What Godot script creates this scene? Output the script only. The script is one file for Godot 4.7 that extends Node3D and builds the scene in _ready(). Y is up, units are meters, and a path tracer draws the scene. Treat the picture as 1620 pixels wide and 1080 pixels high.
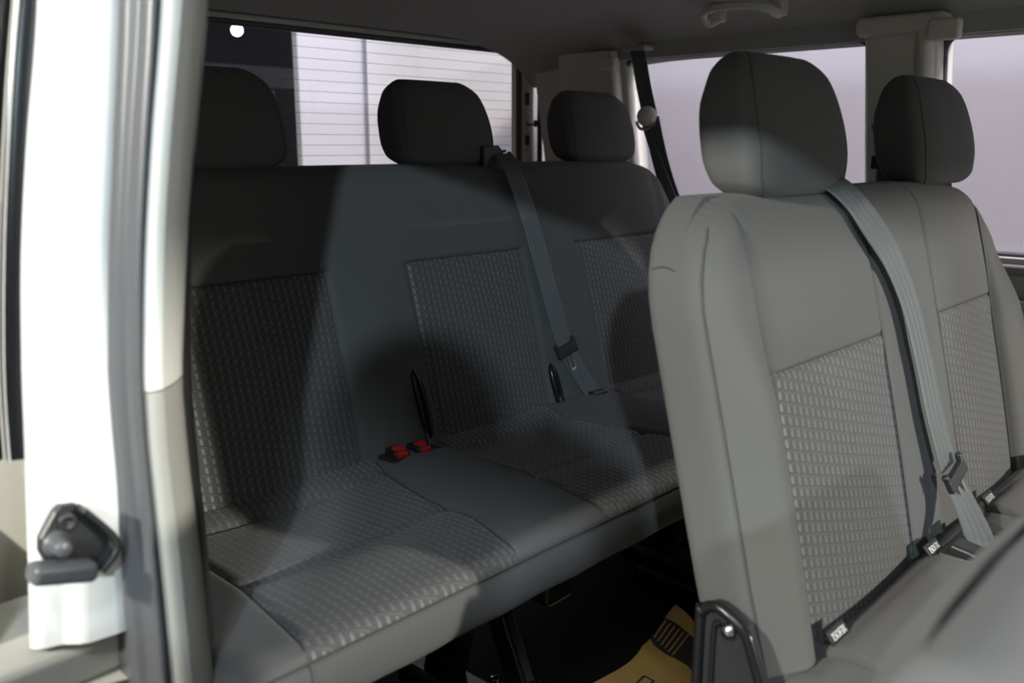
extends Node3D

const FLOOR := 0.10          # van floor
const GROUND := -0.36        # showroom floor
var M := {}
var rng := RandomNumberGenerator.new()

# ------------------------------------------------------------------ helpers: meshes
func grid(rows: Array, uvs: Array, hint: Vector3, wrap := false) -> ArrayMesh:
	var nr: int = rows.size()
	var nc: int = rows[0].size()
	var nrm: Array = []
	var total := Vector3.ZERO
	for i in nr:
		var line := PackedVector3Array()
		for j in nc:
			var jm: int = j - 1
			var jp: int = j + 1
			if wrap:
				jm = (j - 1 + nc - 1) % (nc - 1)
				jp = (j + 1) % (nc - 1)
			else:
				jm = maxi(jm, 0)
				jp = mini(jp, nc - 1)
			var du: Vector3 = rows[i][jp] - rows[i][jm]
			var dv: Vector3 = rows[mini(i + 1, nr - 1)][j] - rows[maxi(i - 1, 0)][j]
			var n: Vector3 = du.cross(dv)
			total += n
			line.append(n.normalized() if n.length() > 1e-14 else Vector3.ZERO)
		nrm.append(line)
	var s := 1.0
	if hint == Vector3.ZERO:
		var c := Vector3.ZERO
		for i in nr:
			for j in nc:
				c += rows[i][j]
		c /= float(nr * nc)
		var acc := 0.0
		for i in nr:
			for j in nc:
				acc += nrm[i][j].dot(rows[i][j] - c)
		s = 1.0 if acc >= 0.0 else -1.0
	else:
		s = 1.0 if total.dot(hint) >= 0.0 else -1.0
	var pv := PackedVector3Array()
	var pn := PackedVector3Array()
	var pu := PackedVector2Array()
	var idx := PackedInt32Array()
	for i in nr:
		for j in nc:
			pv.append(rows[i][j])
			var n: Vector3 = nrm[i][j] * s
			if n == Vector3.ZERO:
				n = nrm[mini(i + 1, nr - 1) if i == 0 else i - 1][j] * s
			if n == Vector3.ZERO:
				n = Vector3.UP
			pn.append(n)
			pu.append(uvs[i][j] if uvs.size() else Vector2(float(j) / nc, float(i) / nr))
	for i in nr - 1:
		for j in nc - 1:
			var a: int = i * nc + j
			var b: int = a + 1
			var c2: int = a + nc
			var d: int = c2 + 1
			if s > 0.0:
				idx.append_array([a, c2, b, b, c2, d])
			else:
				idx.append_array([a, b, c2, b, d, c2])
	return to_mesh(pv, pn, pu, idx)

func to_mesh(pv: PackedVector3Array, pn: PackedVector3Array, pu: PackedVector2Array, idx: PackedInt32Array) -> ArrayMesh:
	var arr := []
	arr.resize(Mesh.ARRAY_MAX)
	arr[Mesh.ARRAY_VERTEX] = pv
	arr[Mesh.ARRAY_NORMAL] = pn
	arr[Mesh.ARRAY_TEX_UV] = pu
	arr[Mesh.ARRAY_INDEX] = idx
	var m := ArrayMesh.new()
	m.add_surface_from_arrays(Mesh.PRIMITIVE_TRIANGLES, arr)
	return m

func join(list: Array) -> ArrayMesh:
	var st := SurfaceTool.new()
	st.begin(Mesh.PRIMITIVE_TRIANGLES)
	for m in list:
		st.append_from(m, 0, Transform3D.IDENTITY)
	return st.commit()

# closed rings -> skin with both ends filled
func loft(rings: Array, caps := true) -> ArrayMesh:
	var rows := []
	for r in rings:
		var line := PackedVector3Array(r)
		line.append(r[0])
		rows.append(line)
	var skin := grid(rows, [], Vector3.ZERO, true)
	if not caps:
		return skin
	return join([skin, fan(rings[0], ring_centre(rings[0]) - ring_centre(rings[1])), fan(rings[-1], ring_centre(rings[-1]) - ring_centre(rings[-2]))])

func ring_centre(r) -> Vector3:
	var c := Vector3.ZERO
	for p in r:
		c += p
	return c / float(r.size())

func fan(ring, out_dir: Vector3) -> ArrayMesh:
	var c := ring_centre(ring)
	var n: Vector3 = Vector3.ZERO
	var k: int = ring.size()
	for i in k:
		n += (ring[i] - c).cross(ring[(i + 1) % k] - c)
	n = n.normalized()
	var s := 1.0 if n.dot(out_dir) >= 0.0 else -1.0
	var pv := PackedVector3Array([c])
	var pn := PackedVector3Array([n * s])
	var pu := PackedVector2Array([Vector2.ZERO])
	var idx := PackedInt32Array()
	for i in k:
		pv.append(ring[i])
		pn.append(n * s)
		pu.append(Vector2.ZERO)
		var a: int = i + 1
		var b: int = (i + 1) % k + 1
		if s > 0.0:
			idx.append_array([0, b, a])
		else:
			idx.append_array([0, a, b])
	return to_mesh(pv, pn, pu, idx)

func tube(path: Array, r, n := 10) -> ArrayMesh:
	var rings := []
	var side := Vector3.ZERO
	for i in path.size():
		var t: Vector3 = (path[mini(i + 1, path.size() - 1)] - path[maxi(i - 1, 0)]).normalized()
		if side == Vector3.ZERO:
			side = t.cross(Vector3(0.31, 0.9, 0.2)).normalized()
		side = (side - t * side.dot(t)).normalized()
		var up: Vector3 = t.cross(side)
		var rr: float = r[i] if r is Array else r
		var ring := PackedVector3Array()
		for k in n:
			var a := TAU * k / n
			ring.append(path[i] + side * cos(a) * rr + up * sin(a) * rr)
		rings.append(ring)
	return loft(rings)

# a flat strap: w half-width vectors, t thickness
func ribbon(path: Array, wide: Array, t: float) -> ArrayMesh:
	var rings := []
	for i in path.size():
		var tg: Vector3 = (path[mini(i + 1, path.size() - 1)] - path[maxi(i - 1, 0)]).normalized()
		var w: Vector3 = wide[i]
		var n: Vector3 = tg.cross(w).normalized() * t * 0.5
		rings.append(PackedVector3Array([path[i] - w + n * 0.3, path[i] - w * 0.94 + n, path[i] - w * 0.5 + n, path[i] - w * 0.44 + n * 0.2, path[i] - w * 0.38 + n, path[i] - w * 0.06 + n, path[i] + n * 0.2, path[i] + w * 0.06 + n, path[i] + w * 0.38 + n, path[i] + w * 0.44 + n * 0.2, path[i] + w * 0.5 + n, path[i] + w * 0.94 + n, path[i] + w + n * 0.3, path[i] + w - n * 0.3, path[i] + w * 0.94 - n, path[i] - w * 0.94 - n, path[i] - w - n * 0.3]))
	return loft(rings)

func rbox(c: Vector3, size: Vector3, r: float, b := Basis.IDENTITY, seg := 3) -> ArrayMesh:
	var h := size * 0.5
	r = minf(r, minf(h.x, minf(h.y, h.z)))
	var inner := h - Vector3.ONE * r
	var ts := []
	var list := []
	for axis in 3:
		for sgn in [-1.0, 1.0]:
			var u: int = (axis + 1) % 3
			var v: int = (axis + 2) % 3
			var rows := []
			var us := arc_steps(h[u], r, seg)
			var vs := arc_steps(h[v], r, seg)
			for a in vs:
				var line := PackedVector3Array()
				for e in us:
					var p := Vector3.ZERO
					p[axis] = h[axis] * sgn
					p[u] = e
					p[v] = a
					var q := p.clamp(-inner, inner)
					var d := p - q
					if d.length() > 1e-9:
						p = q + d.normalized() * r
					line.append(c + b * p)
				rows.append(line)
			var nrm := Vector3.ZERO
			nrm[axis] = sgn
			list.append(grid(rows, [], b * nrm))
	return join(list)

func arc_steps(h: float, r: float, seg: int) -> Array:
	var out := []
	for i in seg + 1:
		out.append(-h + r * (1.0 - tan(PI / 4.0 * (1.0 - float(i) / seg))))
	for i in seg + 1:
		out.append(h - r * (1.0 - tan(PI / 4.0 * float(i) / seg)))
	return out

# profile of (radius, height) turned round an axis
func lathe(at: Vector3, axis: Vector3, prof: Array, n := 20) -> ArrayMesh:
	axis = axis.normalized()
	var s := axis.cross(Vector3(0.2, 0.35, 0.9)).normalized()
	var t := axis.cross(s)
	var rings := []
	for p in prof:
		var ring := PackedVector3Array()
		for k in n:
			var a := TAU * k / n
			ring.append(at + axis * p[1] + (s * cos(a) + t * sin(a)) * maxf(p[0], 0.0002))
		rings.append(ring)
	return loft(rings)

# polygon in the plane of ex, ey pushed along en, edges chamfered by bv
func prism(poly: Array, o: Vector3, ex: Vector3, ey: Vector3, en: Vector3, depth: float, bv := 0.0015) -> ArrayMesh:
	var c := Vector2.ZERO
	for p in poly:
		c += p
	c /= poly.size()
	var far := 0.0
	for p in poly:
		far = maxf(far, (p - c).length())
	var k: float = 1.0 - bv / far
	var lay := func(scale: float, z: float):
		var ring := PackedVector3Array()
		for p in poly:
			var q: Vector2 = c + (p - c) * scale
			ring.append(o + ex * q.x + ey * q.y + en * z)
		return ring
	var list := []
	var rings := [lay.call(k, 0.0), lay.call(1.0, bv), lay.call(1.0, depth - bv), lay.call(k, depth)]
	for i in 3:
		# flat sided walls
		var m: int = poly.size()
		for j in m:
			var a: Vector3 = rings[i][j]
			var b: Vector3 = rings[i][(j + 1) % m]
			var a2: Vector3 = rings[i + 1][j]
			var b2: Vector3 = rings[i + 1][(j + 1) % m]
			list.append(grid([PackedVector3Array([a, b]), PackedVector3Array([a2, b2])], [], (a + b) * 0.5 - (o + ex * c.x + ey * c.y + en * depth * 0.5)))
	var tri := Geometry2D.triangulate_polygon(PackedVector2Array(poly))
	for side in [[rings[0], -en], [rings[3], en]]:
		var pv := PackedVector3Array(side[0])
		var pn := PackedVector3Array()
		var pu := PackedVector2Array()
		for q in pv:
			pn.append(side[1])
			pu.append(Vector2.ZERO)
		var idx := PackedInt32Array()
		for i in range(0, tri.size(), 3):
			var fn: Vector3 = (pv[tri[i + 1]] - pv[tri[i]]).cross(pv[tri[i + 2]] - pv[tri[i]])
			if fn.dot(side[1]) > 0.0:
				idx.append_array([tri[i], tri[i + 2], tri[i + 1]])
			else:
				idx.append_array([tri[i], tri[i + 1], tri[i + 2]])
		list.append(to_mesh(pv, pn, pu, idx))
	return join(list)

func smooth_path(pts: Array, per := 8) -> Array:
	var out := []
	for i in pts.size() - 1:
		var p0 = pts[maxi(i - 1, 0)]
		var p1 = pts[i]
		var p2 = pts[i + 1]
		var p3 = pts[mini(i + 2, pts.size() - 1)]
		for k in per:
			var t := float(k) / per
			out.append(p1.cubic_interpolate(p2, p0, p3, t))
	out.append(pts[-1])
	return out

func lut(table: Array, v: float) -> float:
	if v <= table[0][0]:
		return table[0][1]
	for i in table.size() - 1:
		if v <= table[i + 1][0]:
			var t: float = (v - table[i][0]) / (table[i + 1][0] - table[i][0])
			return lerpf(table[i][1], table[i + 1][1], t)
	return table[-1][1]

# like lut, but without kinks
func lut_round(table: Array, v: float) -> float:
	var i := 0
	while i < table.size() - 2 and v > table[i + 1][0]:
		i += 1
	var p0 = table[maxi(i - 1, 0)]
	var p1 = table[i]
	var p2 = table[i + 1]
	var p3 = table[mini(i + 2, table.size() - 1)]
	return cubic_interpolate_in_time(p1[1], p2[1], p0[1], p3[1], clampf((v - p1[0]) / (p2[0] - p1[0]), 0.0, 1.0), p2[0] - p1[0], p0[0] - p1[0], p3[0] - p1[0])

func soft(a: float, b: float, v: float) -> float:
	return smoothstep(a, b, v)

# samples from a to b, crowded towards both ends
func steps(a: float, b: float, step: float) -> Array:
	var near := [0.0, 0.0012, 0.0025, 0.004, 0.006, 0.009, 0.013, 0.018, 0.025]
	var out := []
	var l := b - a
	for e in near:
		if e < l * 0.5:
			out.append(a + e)
	var i0: float = out[-1]
	var i1: float = b - (i0 - a)
	var n := maxi(1, int(ceil((i1 - i0) / step)))
	for i in range(1, n):
		out.append(lerpf(i0, i1, float(i) / n))
	for k in range(near.size() - 1, -1, -1):
		if near[k] < l * 0.5:
			out.append(b - near[k])
	return out

# ------------------------------------------------------------------ helpers: nodes
func thing(called: String, label: String, category: String, at: Vector3, group := "") -> Node3D:
	var o := Node3D.new()
	o.name = called
	add_child(o, true)
	o.position = at
	o.set_meta("label", label)
	o.set_meta("category", category)
	if group != "":
		o.set_meta("group", group)
	return o

# a part: its mesh is given in van coordinates
func part(called: String, mesh: Mesh, m: Material, parent: Node3D, label := "") -> MeshInstance3D:
	var o := MeshInstance3D.new()
	o.name = called
	o.mesh = mesh
	o.material_override = m
	parent.add_child(o, true)
	if parent != self and parent.get_parent() == self and not parent is MeshInstance3D:
		o.position = -parent.position
	o.cast_shadow = GeometryInstance3D.SHADOW_CASTING_SETTING_ON
	if label != "":
		o.set_meta("label", label)
	return o

func struct(called: String, mesh: Mesh, m: Material, label: String, category: String) -> MeshInstance3D:
	var o := part(called, mesh, m, self, label)
	o.set_meta("kind", "structure")
	o.set_meta("category", category)
	return o

func single(called: String, mesh: Mesh, m: Material, label: String, category: String) -> MeshInstance3D:
	var o := part(called, mesh, m, self, label)
	o.set_meta("category", category)
	return o

# ------------------------------------------------------------------ materials
func lin(r: float, g: float, b: float) -> Color:
	return Color(r, g, b).linear_to_srgb()

func mat(called: String, c: Color, rough: float, metal := 0.0, spec := 0.5) -> StandardMaterial3D:
	var m := StandardMaterial3D.new()
	m.resource_name = called
	m.albedo_color = c
	m.roughness = rough
	m.metallic = metal
	m.metallic_specular = spec
	M[called] = m
	return m

func bump(m: StandardMaterial3D, tex: Texture2D, depth_cm: float) -> void:
	m.heightmap_enabled = true
	m.heightmap_texture = tex
	m.heightmap_scale = depth_cm

func make_materials() -> void:
	# plain upholstery: a fine weave
	var n := 128
	var weave := Image.create(n, n, true, Image.FORMAT_RGB8)
	var weave_h := Image.create(n, n, true, Image.FORMAT_RGB8)
	for y in n:
		for x in n:
			var over: bool = ((x / 4) + (y / 4)) % 2 == 0
			var v := 0.86 + (0.08 if over else 0.0) + rng.randf() * 0.10
			weave.set_pixel(x, y, Color(v, v, v))
			var h := (0.6 if over else 0.3) + rng.randf() * 0.35
			weave_h.set_pixel(x, y, Color(h, h, h))
	weave.generate_mipmaps()
	var weave_t := ImageTexture.create_from_image(weave)
	var weave_ht := ImageTexture.create_from_image(weave_h)
	var cloth := mat("plain_cloth", lin(0.118, 0.118, 0.116), 0.92, 0.0, 0.35)
	cloth.albedo_texture = weave_t
	cloth.uv1_triplanar = true
	cloth.uv1_scale = Vector3(38, 38, 38)
	bump(cloth, weave_ht, 0.03)
	cloth.rim_enabled = true
	cloth.rim = 0.35
	cloth.rim_tint = 0.6
	# patterned upholstery: light dashes in columns, tied by thin slanting threads
	var pw := 256
	var ph := 64
	var pat := Image.create(pw, ph, true, Image.FORMAT_RGB8)
	var pat_h := Image.create(pw, ph, true, Image.FORMAT_RGB8)
	var pat_r := Image.create(pw, ph, true, Image.FORMAT_RGB8)
	for y in ph:
		for x in pw:
			var fx: float = fmod(float(x) / 64.0, 1.0)          # four columns, each a quarter of a row lower
			var fy: float = fposmod(float(y) / ph - float(x) / pw, 1.0)
			var v := 0.0
			if fx > 0.30 and fx < 0.68 and fy > 0.16 and fy < 0.80:
				v = 1.0
			if fy < 0.09:
				v = maxf(v, 0.5)
			var nz := rng.randf()
			var base := 0.074 + 0.02 * nz
			var c := lerpf(base, 0.116 + 0.04 * nz, v)
			pat.set_pixel(x, y, lin(c, c, c * 0.99))
			pat_h.set_pixel(x, y, Color.WHITE * (0.35 * nz + 0.6 * v))
			var rr := lerpf(0.95, 0.42, v)
			pat_r.set_pixel(x, y, Color(rr, rr, rr))
	pat.generate_mipmaps()
	var pm := mat("patterned_cloth", Color.WHITE, 1.0, 0.0, 0.4)
	pm.albedo_texture = ImageTexture.create_from_image(pat)
	pm.roughness_texture = ImageTexture.create_from_image(pat_r)
	pm.roughness_texture_channel = BaseMaterial3D.TEXTURE_CHANNEL_RED
	bump(pm, ImageTexture.create_from_image(pat_h), 0.05)
	pm.uv1_scale = Vector3(1.0 / 0.052, 1.0 / 0.014, 1)
	pm.rim_enabled = true
	pm.rim = 0.3
	pm.rim_tint = 0.6
	mat("thread", lin(0.045, 0.045, 0.044), 0.8)
	var grain := NoiseTexture2D.new()
	grain.width = 256
	grain.height = 256
	grain.seamless = true
	var fn := FastNoiseLite.new()
	fn.seed = 5
	fn.frequency = 0.12
	grain.noise = fn
	var plastic := mat("black_plastic", lin(0.022, 0.022, 0.023), 0.38)
	plastic.uv1_triplanar = true
	plastic.uv1_scale = Vector3(6, 6, 6)
	bump(plastic, grain, 0.01)
	mat("gloss_black", lin(0.012, 0.012, 0.013), 0.24, 0.0, 0.4)
	mat("steel", lin(0.55, 0.55, 0.56), 0.25, 1.0)
	mat("dark_steel", lin(0.22, 0.22, 0.22), 0.22, 1.0)
	mat("red_plastic", lin(0.55, 0.02, 0.015), 0.35)
	mat("belt_webbing", lin(0.105, 0.115, 0.118), 0.38)
	var head := mat("headliner", lin(0.40, 0.40, 0.375), 0.95, 0.0, 0.2)
	head.uv1_triplanar = true
	head.uv1_scale = Vector3(9, 9, 9)
	bump(head, grain, 0.03)
	var beige := mat("beige_trim", lin(0.62, 0.61, 0.545), 0.6)
	beige.uv1_triplanar = true
	beige.uv1_scale = Vector3(8, 8, 8)
	bump(beige, grain, 0.012)
	mat("grey_trim", lin(0.36, 0.35, 0.31), 0.6)
	var paint := mat("white_paint", lin(0.80, 0.80, 0.77), 0.3)
	paint.clearcoat_enabled = true
	paint.clearcoat = 0.6
	paint.clearcoat_roughness = 0.08
	mat("pale_plastic", lin(0.72, 0.71, 0.65), 0.55)
	mat("rubber", lin(0.085, 0.085, 0.09), 0.36)
	mat("floor_vinyl", lin(0.010, 0.010, 0.010), 0.55, 0.0, 0.2)
	mat("wall_white", lin(0.78, 0.76, 0.78), 0.9)
	mat("wall_white_dimmed", lin(0.46, 0.45, 0.48), 0.9)  # darkened copy of wall_white, takes down the lamp light on the rear board
	mat("wall_dark", lin(0.02, 0.019, 0.026), 0.8)
	mat("wall_band", lin(0.10, 0.09, 0.12), 0.7)
	mat("concrete", lin(0.16, 0.16, 0.155), 0.6)
	mat("red_paint", lin(0.5, 0.02, 0.03), 0.35)
	mat("white_print", lin(0.75, 0.75, 0.75), 0.7)
	mat("chrome", lin(0.7, 0.7, 0.7), 0.12, 1.0)
	var gl := mat("window_glass", Color(0.05, 0.045, 0.06, 0.14), 0.02)
	gl.transparency = BaseMaterial3D.TRANSPARENCY_ALPHA
	mat("skin", lin(0.45, 0.28, 0.20), 0.55)
	mat("jacket", lin(0.03, 0.03, 0.035), 0.85)
	mat("trousers", lin(0.03, 0.035, 0.05), 0.9)
	mat("hair", lin(0.02, 0.016, 0.013), 0.6)
	mat("heating_print", lin(0.16, 0.14, 0.16), 0.6)
	var bulb := mat("lamp_glow", Color.WHITE, 0.5)
	bulb.emission_enabled = true
	bulb.emission = Color(0.92, 0.95, 1.0)
	bulb.emission_energy_multiplier = 12.0
	mat("lamp_body", lin(0.1, 0.1, 0.1), 0.5)
	M["paper"] = null

# ------------------------------------------------------------------ upholstery
# A backrest lies along the plane z = z0 - slope * (y - yr); d is a relief towards the sitter.
class Back:
	var z0 := 0.0
	var yr := 0.0
	var slope := 0.0
	var top := 0.0
	var xl := []
	var xr := []
	var rl := 0.03
	var rr := 0.03
	var rt := 0.045
	var deep := 0.045
	var relief: Callable

func back_point(b: Back, x: float, y: float, lift := 0.0) -> Vector3:
	var l: float = lut(b.xl, y)
	var r: float = lut(b.xr, y)
	var q1 := maxf(clampf(1.0 - (x - l) / b.rl, 0.0, 1.0), clampf(1.0 - (r - x) / b.rr, 0.0, 1.0))
	var q2 := clampf(1.0 - (b.top - y) / b.rt, 0.0, 1.0)
	var q := minf(1.0, sqrt(q1 * q1 + q2 * q2))
	var drop := b.deep * (1.0 - sqrt(1.0 - q * q))
	var d: float = b.relief.call(x, y) * (1.0 - q)
	return Vector3(x, y, b.z0 - b.slope * (y - b.yr) + d - drop + lift)

func round_end(list: Array, edge: float, r: float, from_start: bool) -> Array:
	# replaces the samples in the rounded border by evenly turned ones
	var out := []
	var arc := []
	for i in 9:
		arc.append(r * (1.0 - cos(PI / 2.0 * i / 9.0)))
	if from_start:
		for a in arc:
			out.append(edge + a)
		for v in list:
			if v > edge + r:
				out.append(v)
	else:
		for v in list:
			if v < edge - r:
				out.append(v)
		for i in range(8, -1, -1):
			out.append(edge - arc[i])
	return out

func back_panel(b: Back, xa: float, xb: float, ya: float, yb: float) -> ArrayMesh:
	var xs := steps(xa, xb, 0.012)
	var ys := steps(ya, yb, 0.014)
	var left_outer: bool = xa <= lut(b.xl, ya) + 0.01
	var right_outer: bool = xb >= lut(b.xr, ya) - 0.01
	if left_outer:
		xs = round_end(xs, xa, b.rl, true)
	if right_outer:
		xs = round_end(xs, xb, b.rr, false)
	if yb >= b.top - 0.001:
		ys = round_end(ys, yb, b.rt, false)
	var rows := []
	var uvs := []
	for y in ys:
		var line := PackedVector3Array()
		var uv := PackedVector2Array()
		var l: float = lut(b.xl, y) if left_outer else xa
		var r: float = lut(b.xr, y) if right_outer else xb
		for x in xs:
			var t: float = (x - xa) / (xb - xa)
			line.append(back_point(b, lerpf(l, r, t), y))
			uv.append(Vector2(x, -y))
		rows.append(line)
		uvs.append(uv)
	return grid(rows, uvs, Vector3(0, 0, 1))

# sides, top and rear of the backrest
func back_shell(b: Back, y0: float, thick: float) -> ArrayMesh:
	var outline := []
	var n := 16
	for i in n + 1:
		var y: float = lerpf(y0, b.top, 1.0 - pow(1.0 - float(i) / n, 2.0))
		outline.append(Vector2(lut(b.xl, y), y))
	for i in range(1, 24):
		outline.append(Vector2(lerpf(lut(b.xl, b.top), lut(b.xr, b.top), i / 24.0), b.top))
	for i in n + 1:
		var y: float = lerpf(b.top, y0, pow(float(i) / n, 2.0))
		outline.append(Vector2(lut(b.xr, y), y))
	for i in range(1, 24):
		outline.append(Vector2(lerpf(lut(b.xr, y0), lut(b.xl, y0), i / 24.0), y0))
	var c := Vector2.ZERO
	for p in outline:
		c += p
	c /= outline.size()
	var rings := []
	for lay in [[b.deep - 0.0005, 0.0], [b.deep + (thick - b.deep) * 0.35, 0.0], [thick - 0.02, 0.0], [thick - 0.012, 0.003], [thick - 0.005, 0.009], [thick, 0.02]]:
		var ring := PackedVector3Array()
		for p in outline:
			var q: Vector2 = p + (c - p).normalized() * lay[1]
			ring.append(Vector3(q.x, q.y, b.z0 - b.slope * (q.y - b.yr) - lay[0]))
		rings.append(ring)
	return loft(rings)

func headrest(c: Vector3, slope: float, parent: Node3D, height := 0.168, broad := 1.0) -> void:
	# c: middle of the front face at the bottom edge
	var wide := [[0.0, 0.121], [0.12, 0.134], [0.4, 0.139], [0.65, 0.134], [0.85, 0.121], [1.0, 0.106]]
	var thick := [[0.0, 0.078], [0.3, 0.098], [0.6, 0.094], [1.0, 0.062]]
	var bow := [[0.0, 0.0], [0.35, 0.010], [0.7, 0.006], [1.0, -0.004]]
	var ts := []
	for i in 8:
		ts.append(0.13 * (1.0 - cos(PI / 2.0 * i / 8.0)))
	for i in 12:
		ts.append(lerpf(0.13, 0.82, i / 12.0))
	for i in 9:
		ts.append(0.82 + 0.18 * sin(PI / 2.0 * i / 8.0))
	var rings := []
	var n := 64
	var cords := [[], []]
	for t in ts:
		var y: float = c.y + height * t
		var s := 0.0
		if t < 0.13:
			s = 1.0 - sqrt(maxf(0.0, 1.0 - pow(1.0 - t / 0.13, 2.0)))
		elif t > 0.82:
			s = 1.0 - sqrt(maxf(0.0, 1.0 - pow((t - 0.82) / 0.18, 2.0)))
		var w: float = lut_round(wide, t) * broad - 0.026 * s
		var th: float = lut_round(thick, t)
		var zf: float = c.z - slope * height * t + lut_round(bow, t) - 0.026 * s
		var zb: float = c.z - slope * height * t + lut_round(bow, t) - th + 0.026 * s
		var ring := PackedVector3Array()
		for k in n:
			var a := TAU * (k + 0.5) / n
			var cx := signf(cos(a)) * pow(absf(cos(a)), 0.42)
			var cz := signf(sin(a)) * pow(absf(sin(a)), 0.42)
			var ww := w * lerpf(0.86, 1.0, cz * 0.5 + 0.5)
			var bulge := 0.008 * (1.0 - cx * cx) * (1.0 if cz > 0.0 else 0.4)
			ring.append(Vector3(c.x + ww * cx, y, lerpf(zb, zf, cz * 0.5 + 0.5) + bulge * signf(cz)))
		rings.append(ring)
		cords[0].append(ring[n / 8] + Vector3(0, 0, 0.0002))
		cords[1].append(ring[n / 2 - n / 8 - 1] + Vector3(0, 0, 0.0002))
	var pad := part("headrest", loft(rings), M.plain_cloth, parent)
	for cd in cords:
		part("seam", tube(cd, 0.0007, 6), M.thread, pad)
	for s in [-0.062, 0.062]:
		part("post", tube([Vector3(c.x + s, c.y - 0.045, c.z - 0.045), Vector3(c.x + s, c.y + 0.03, c.z - 0.05)], 0.006, 12), M.steel, pad, "chrome headrest post")
		part("collar", lathe(Vector3(c.x + s, c.y - 0.022, c.z - 0.047), Vector3.UP, [[0.013, 0.0], [0.013, 0.006], [0.010, 0.009], [0.0, 0.009]]), M.black_plastic, pad)

# a cushion: panels over x and z, rounded at the front edge zf
class Pad:
	var top := 0.55
	var zb := 0.0
	var zf := 0.0
	var x0 := 0.0
	var x1 := 0.0
	var rf := 0.03
	var drop := 0.022
	var relief: Callable

func pad_point(p: Pad, x: float, z: float) -> Vector3:
	var q := clampf(1.0 - (p.zf - z) / p.rf, 0.0, 1.0)
	var qx := maxf(clampf(1.0 - (x - p.x0) / 0.03, 0.0, 1.0), clampf(1.0 - (p.x1 - x) / 0.03, 0.0, 1.0))
	var s := minf(1.0, sqrt(q * q + qx * qx))
	var d: float = p.relief.call(x, z) * (1.0 - q)
	return Vector3(x, p.top + d - p.drop * (1.0 - sqrt(1.0 - s * s)), z)

func pad_panel(p: Pad, left, right, za: float, zb: float) -> ArrayMesh:
	var zs := steps(za, zb, 0.012)
	if zb >= p.zf - 0.0005:
		zs = round_end(zs, zb, p.rf, false)
	var rows := []
	var uvs := []
	for z in zs:
		var l: float = lut(left, z) if left is Array else left
		var r: float = lut(right, z) if right is Array else right
		var line := PackedVector3Array()
		var uv := PackedVector2Array()
		var base := steps(0.0, 0.3, 0.01)
		if l <= p.x0 + 0.001:
			base = round_end(base, 0.0, 0.09, true)
		if r >= p.x1 - 0.001:
			base = round_end(base, 0.3, 0.09, false)
		for t in base:
			var x := lerpf(l, r, t / 0.3)
			line.append(pad_point(p, x, z))
			uv.append(Vector2(x, z))
		rows.append(line)
		uvs.append(uv)
	return grid(rows, uvs, Vector3.UP)

func skirt(prof: Array, x0: float, x1: float) -> ArrayMesh:
	var rows := []
	for p in prof:
		var line := PackedVector3Array()
		for i in 41:
			line.append(Vector3(lerpf(x0, x1, i / 40.0), p.y + 0.0012 * sin(i * 1.7), p.x))
		rows.append(line)
	return grid(rows, [], Vector3(0, -0.3, 1))

func groove(dist: float, depth := 0.004, wide := 0.005) -> float:
	return -depth * exp(-pow(dist / wide, 2.0))

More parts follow.
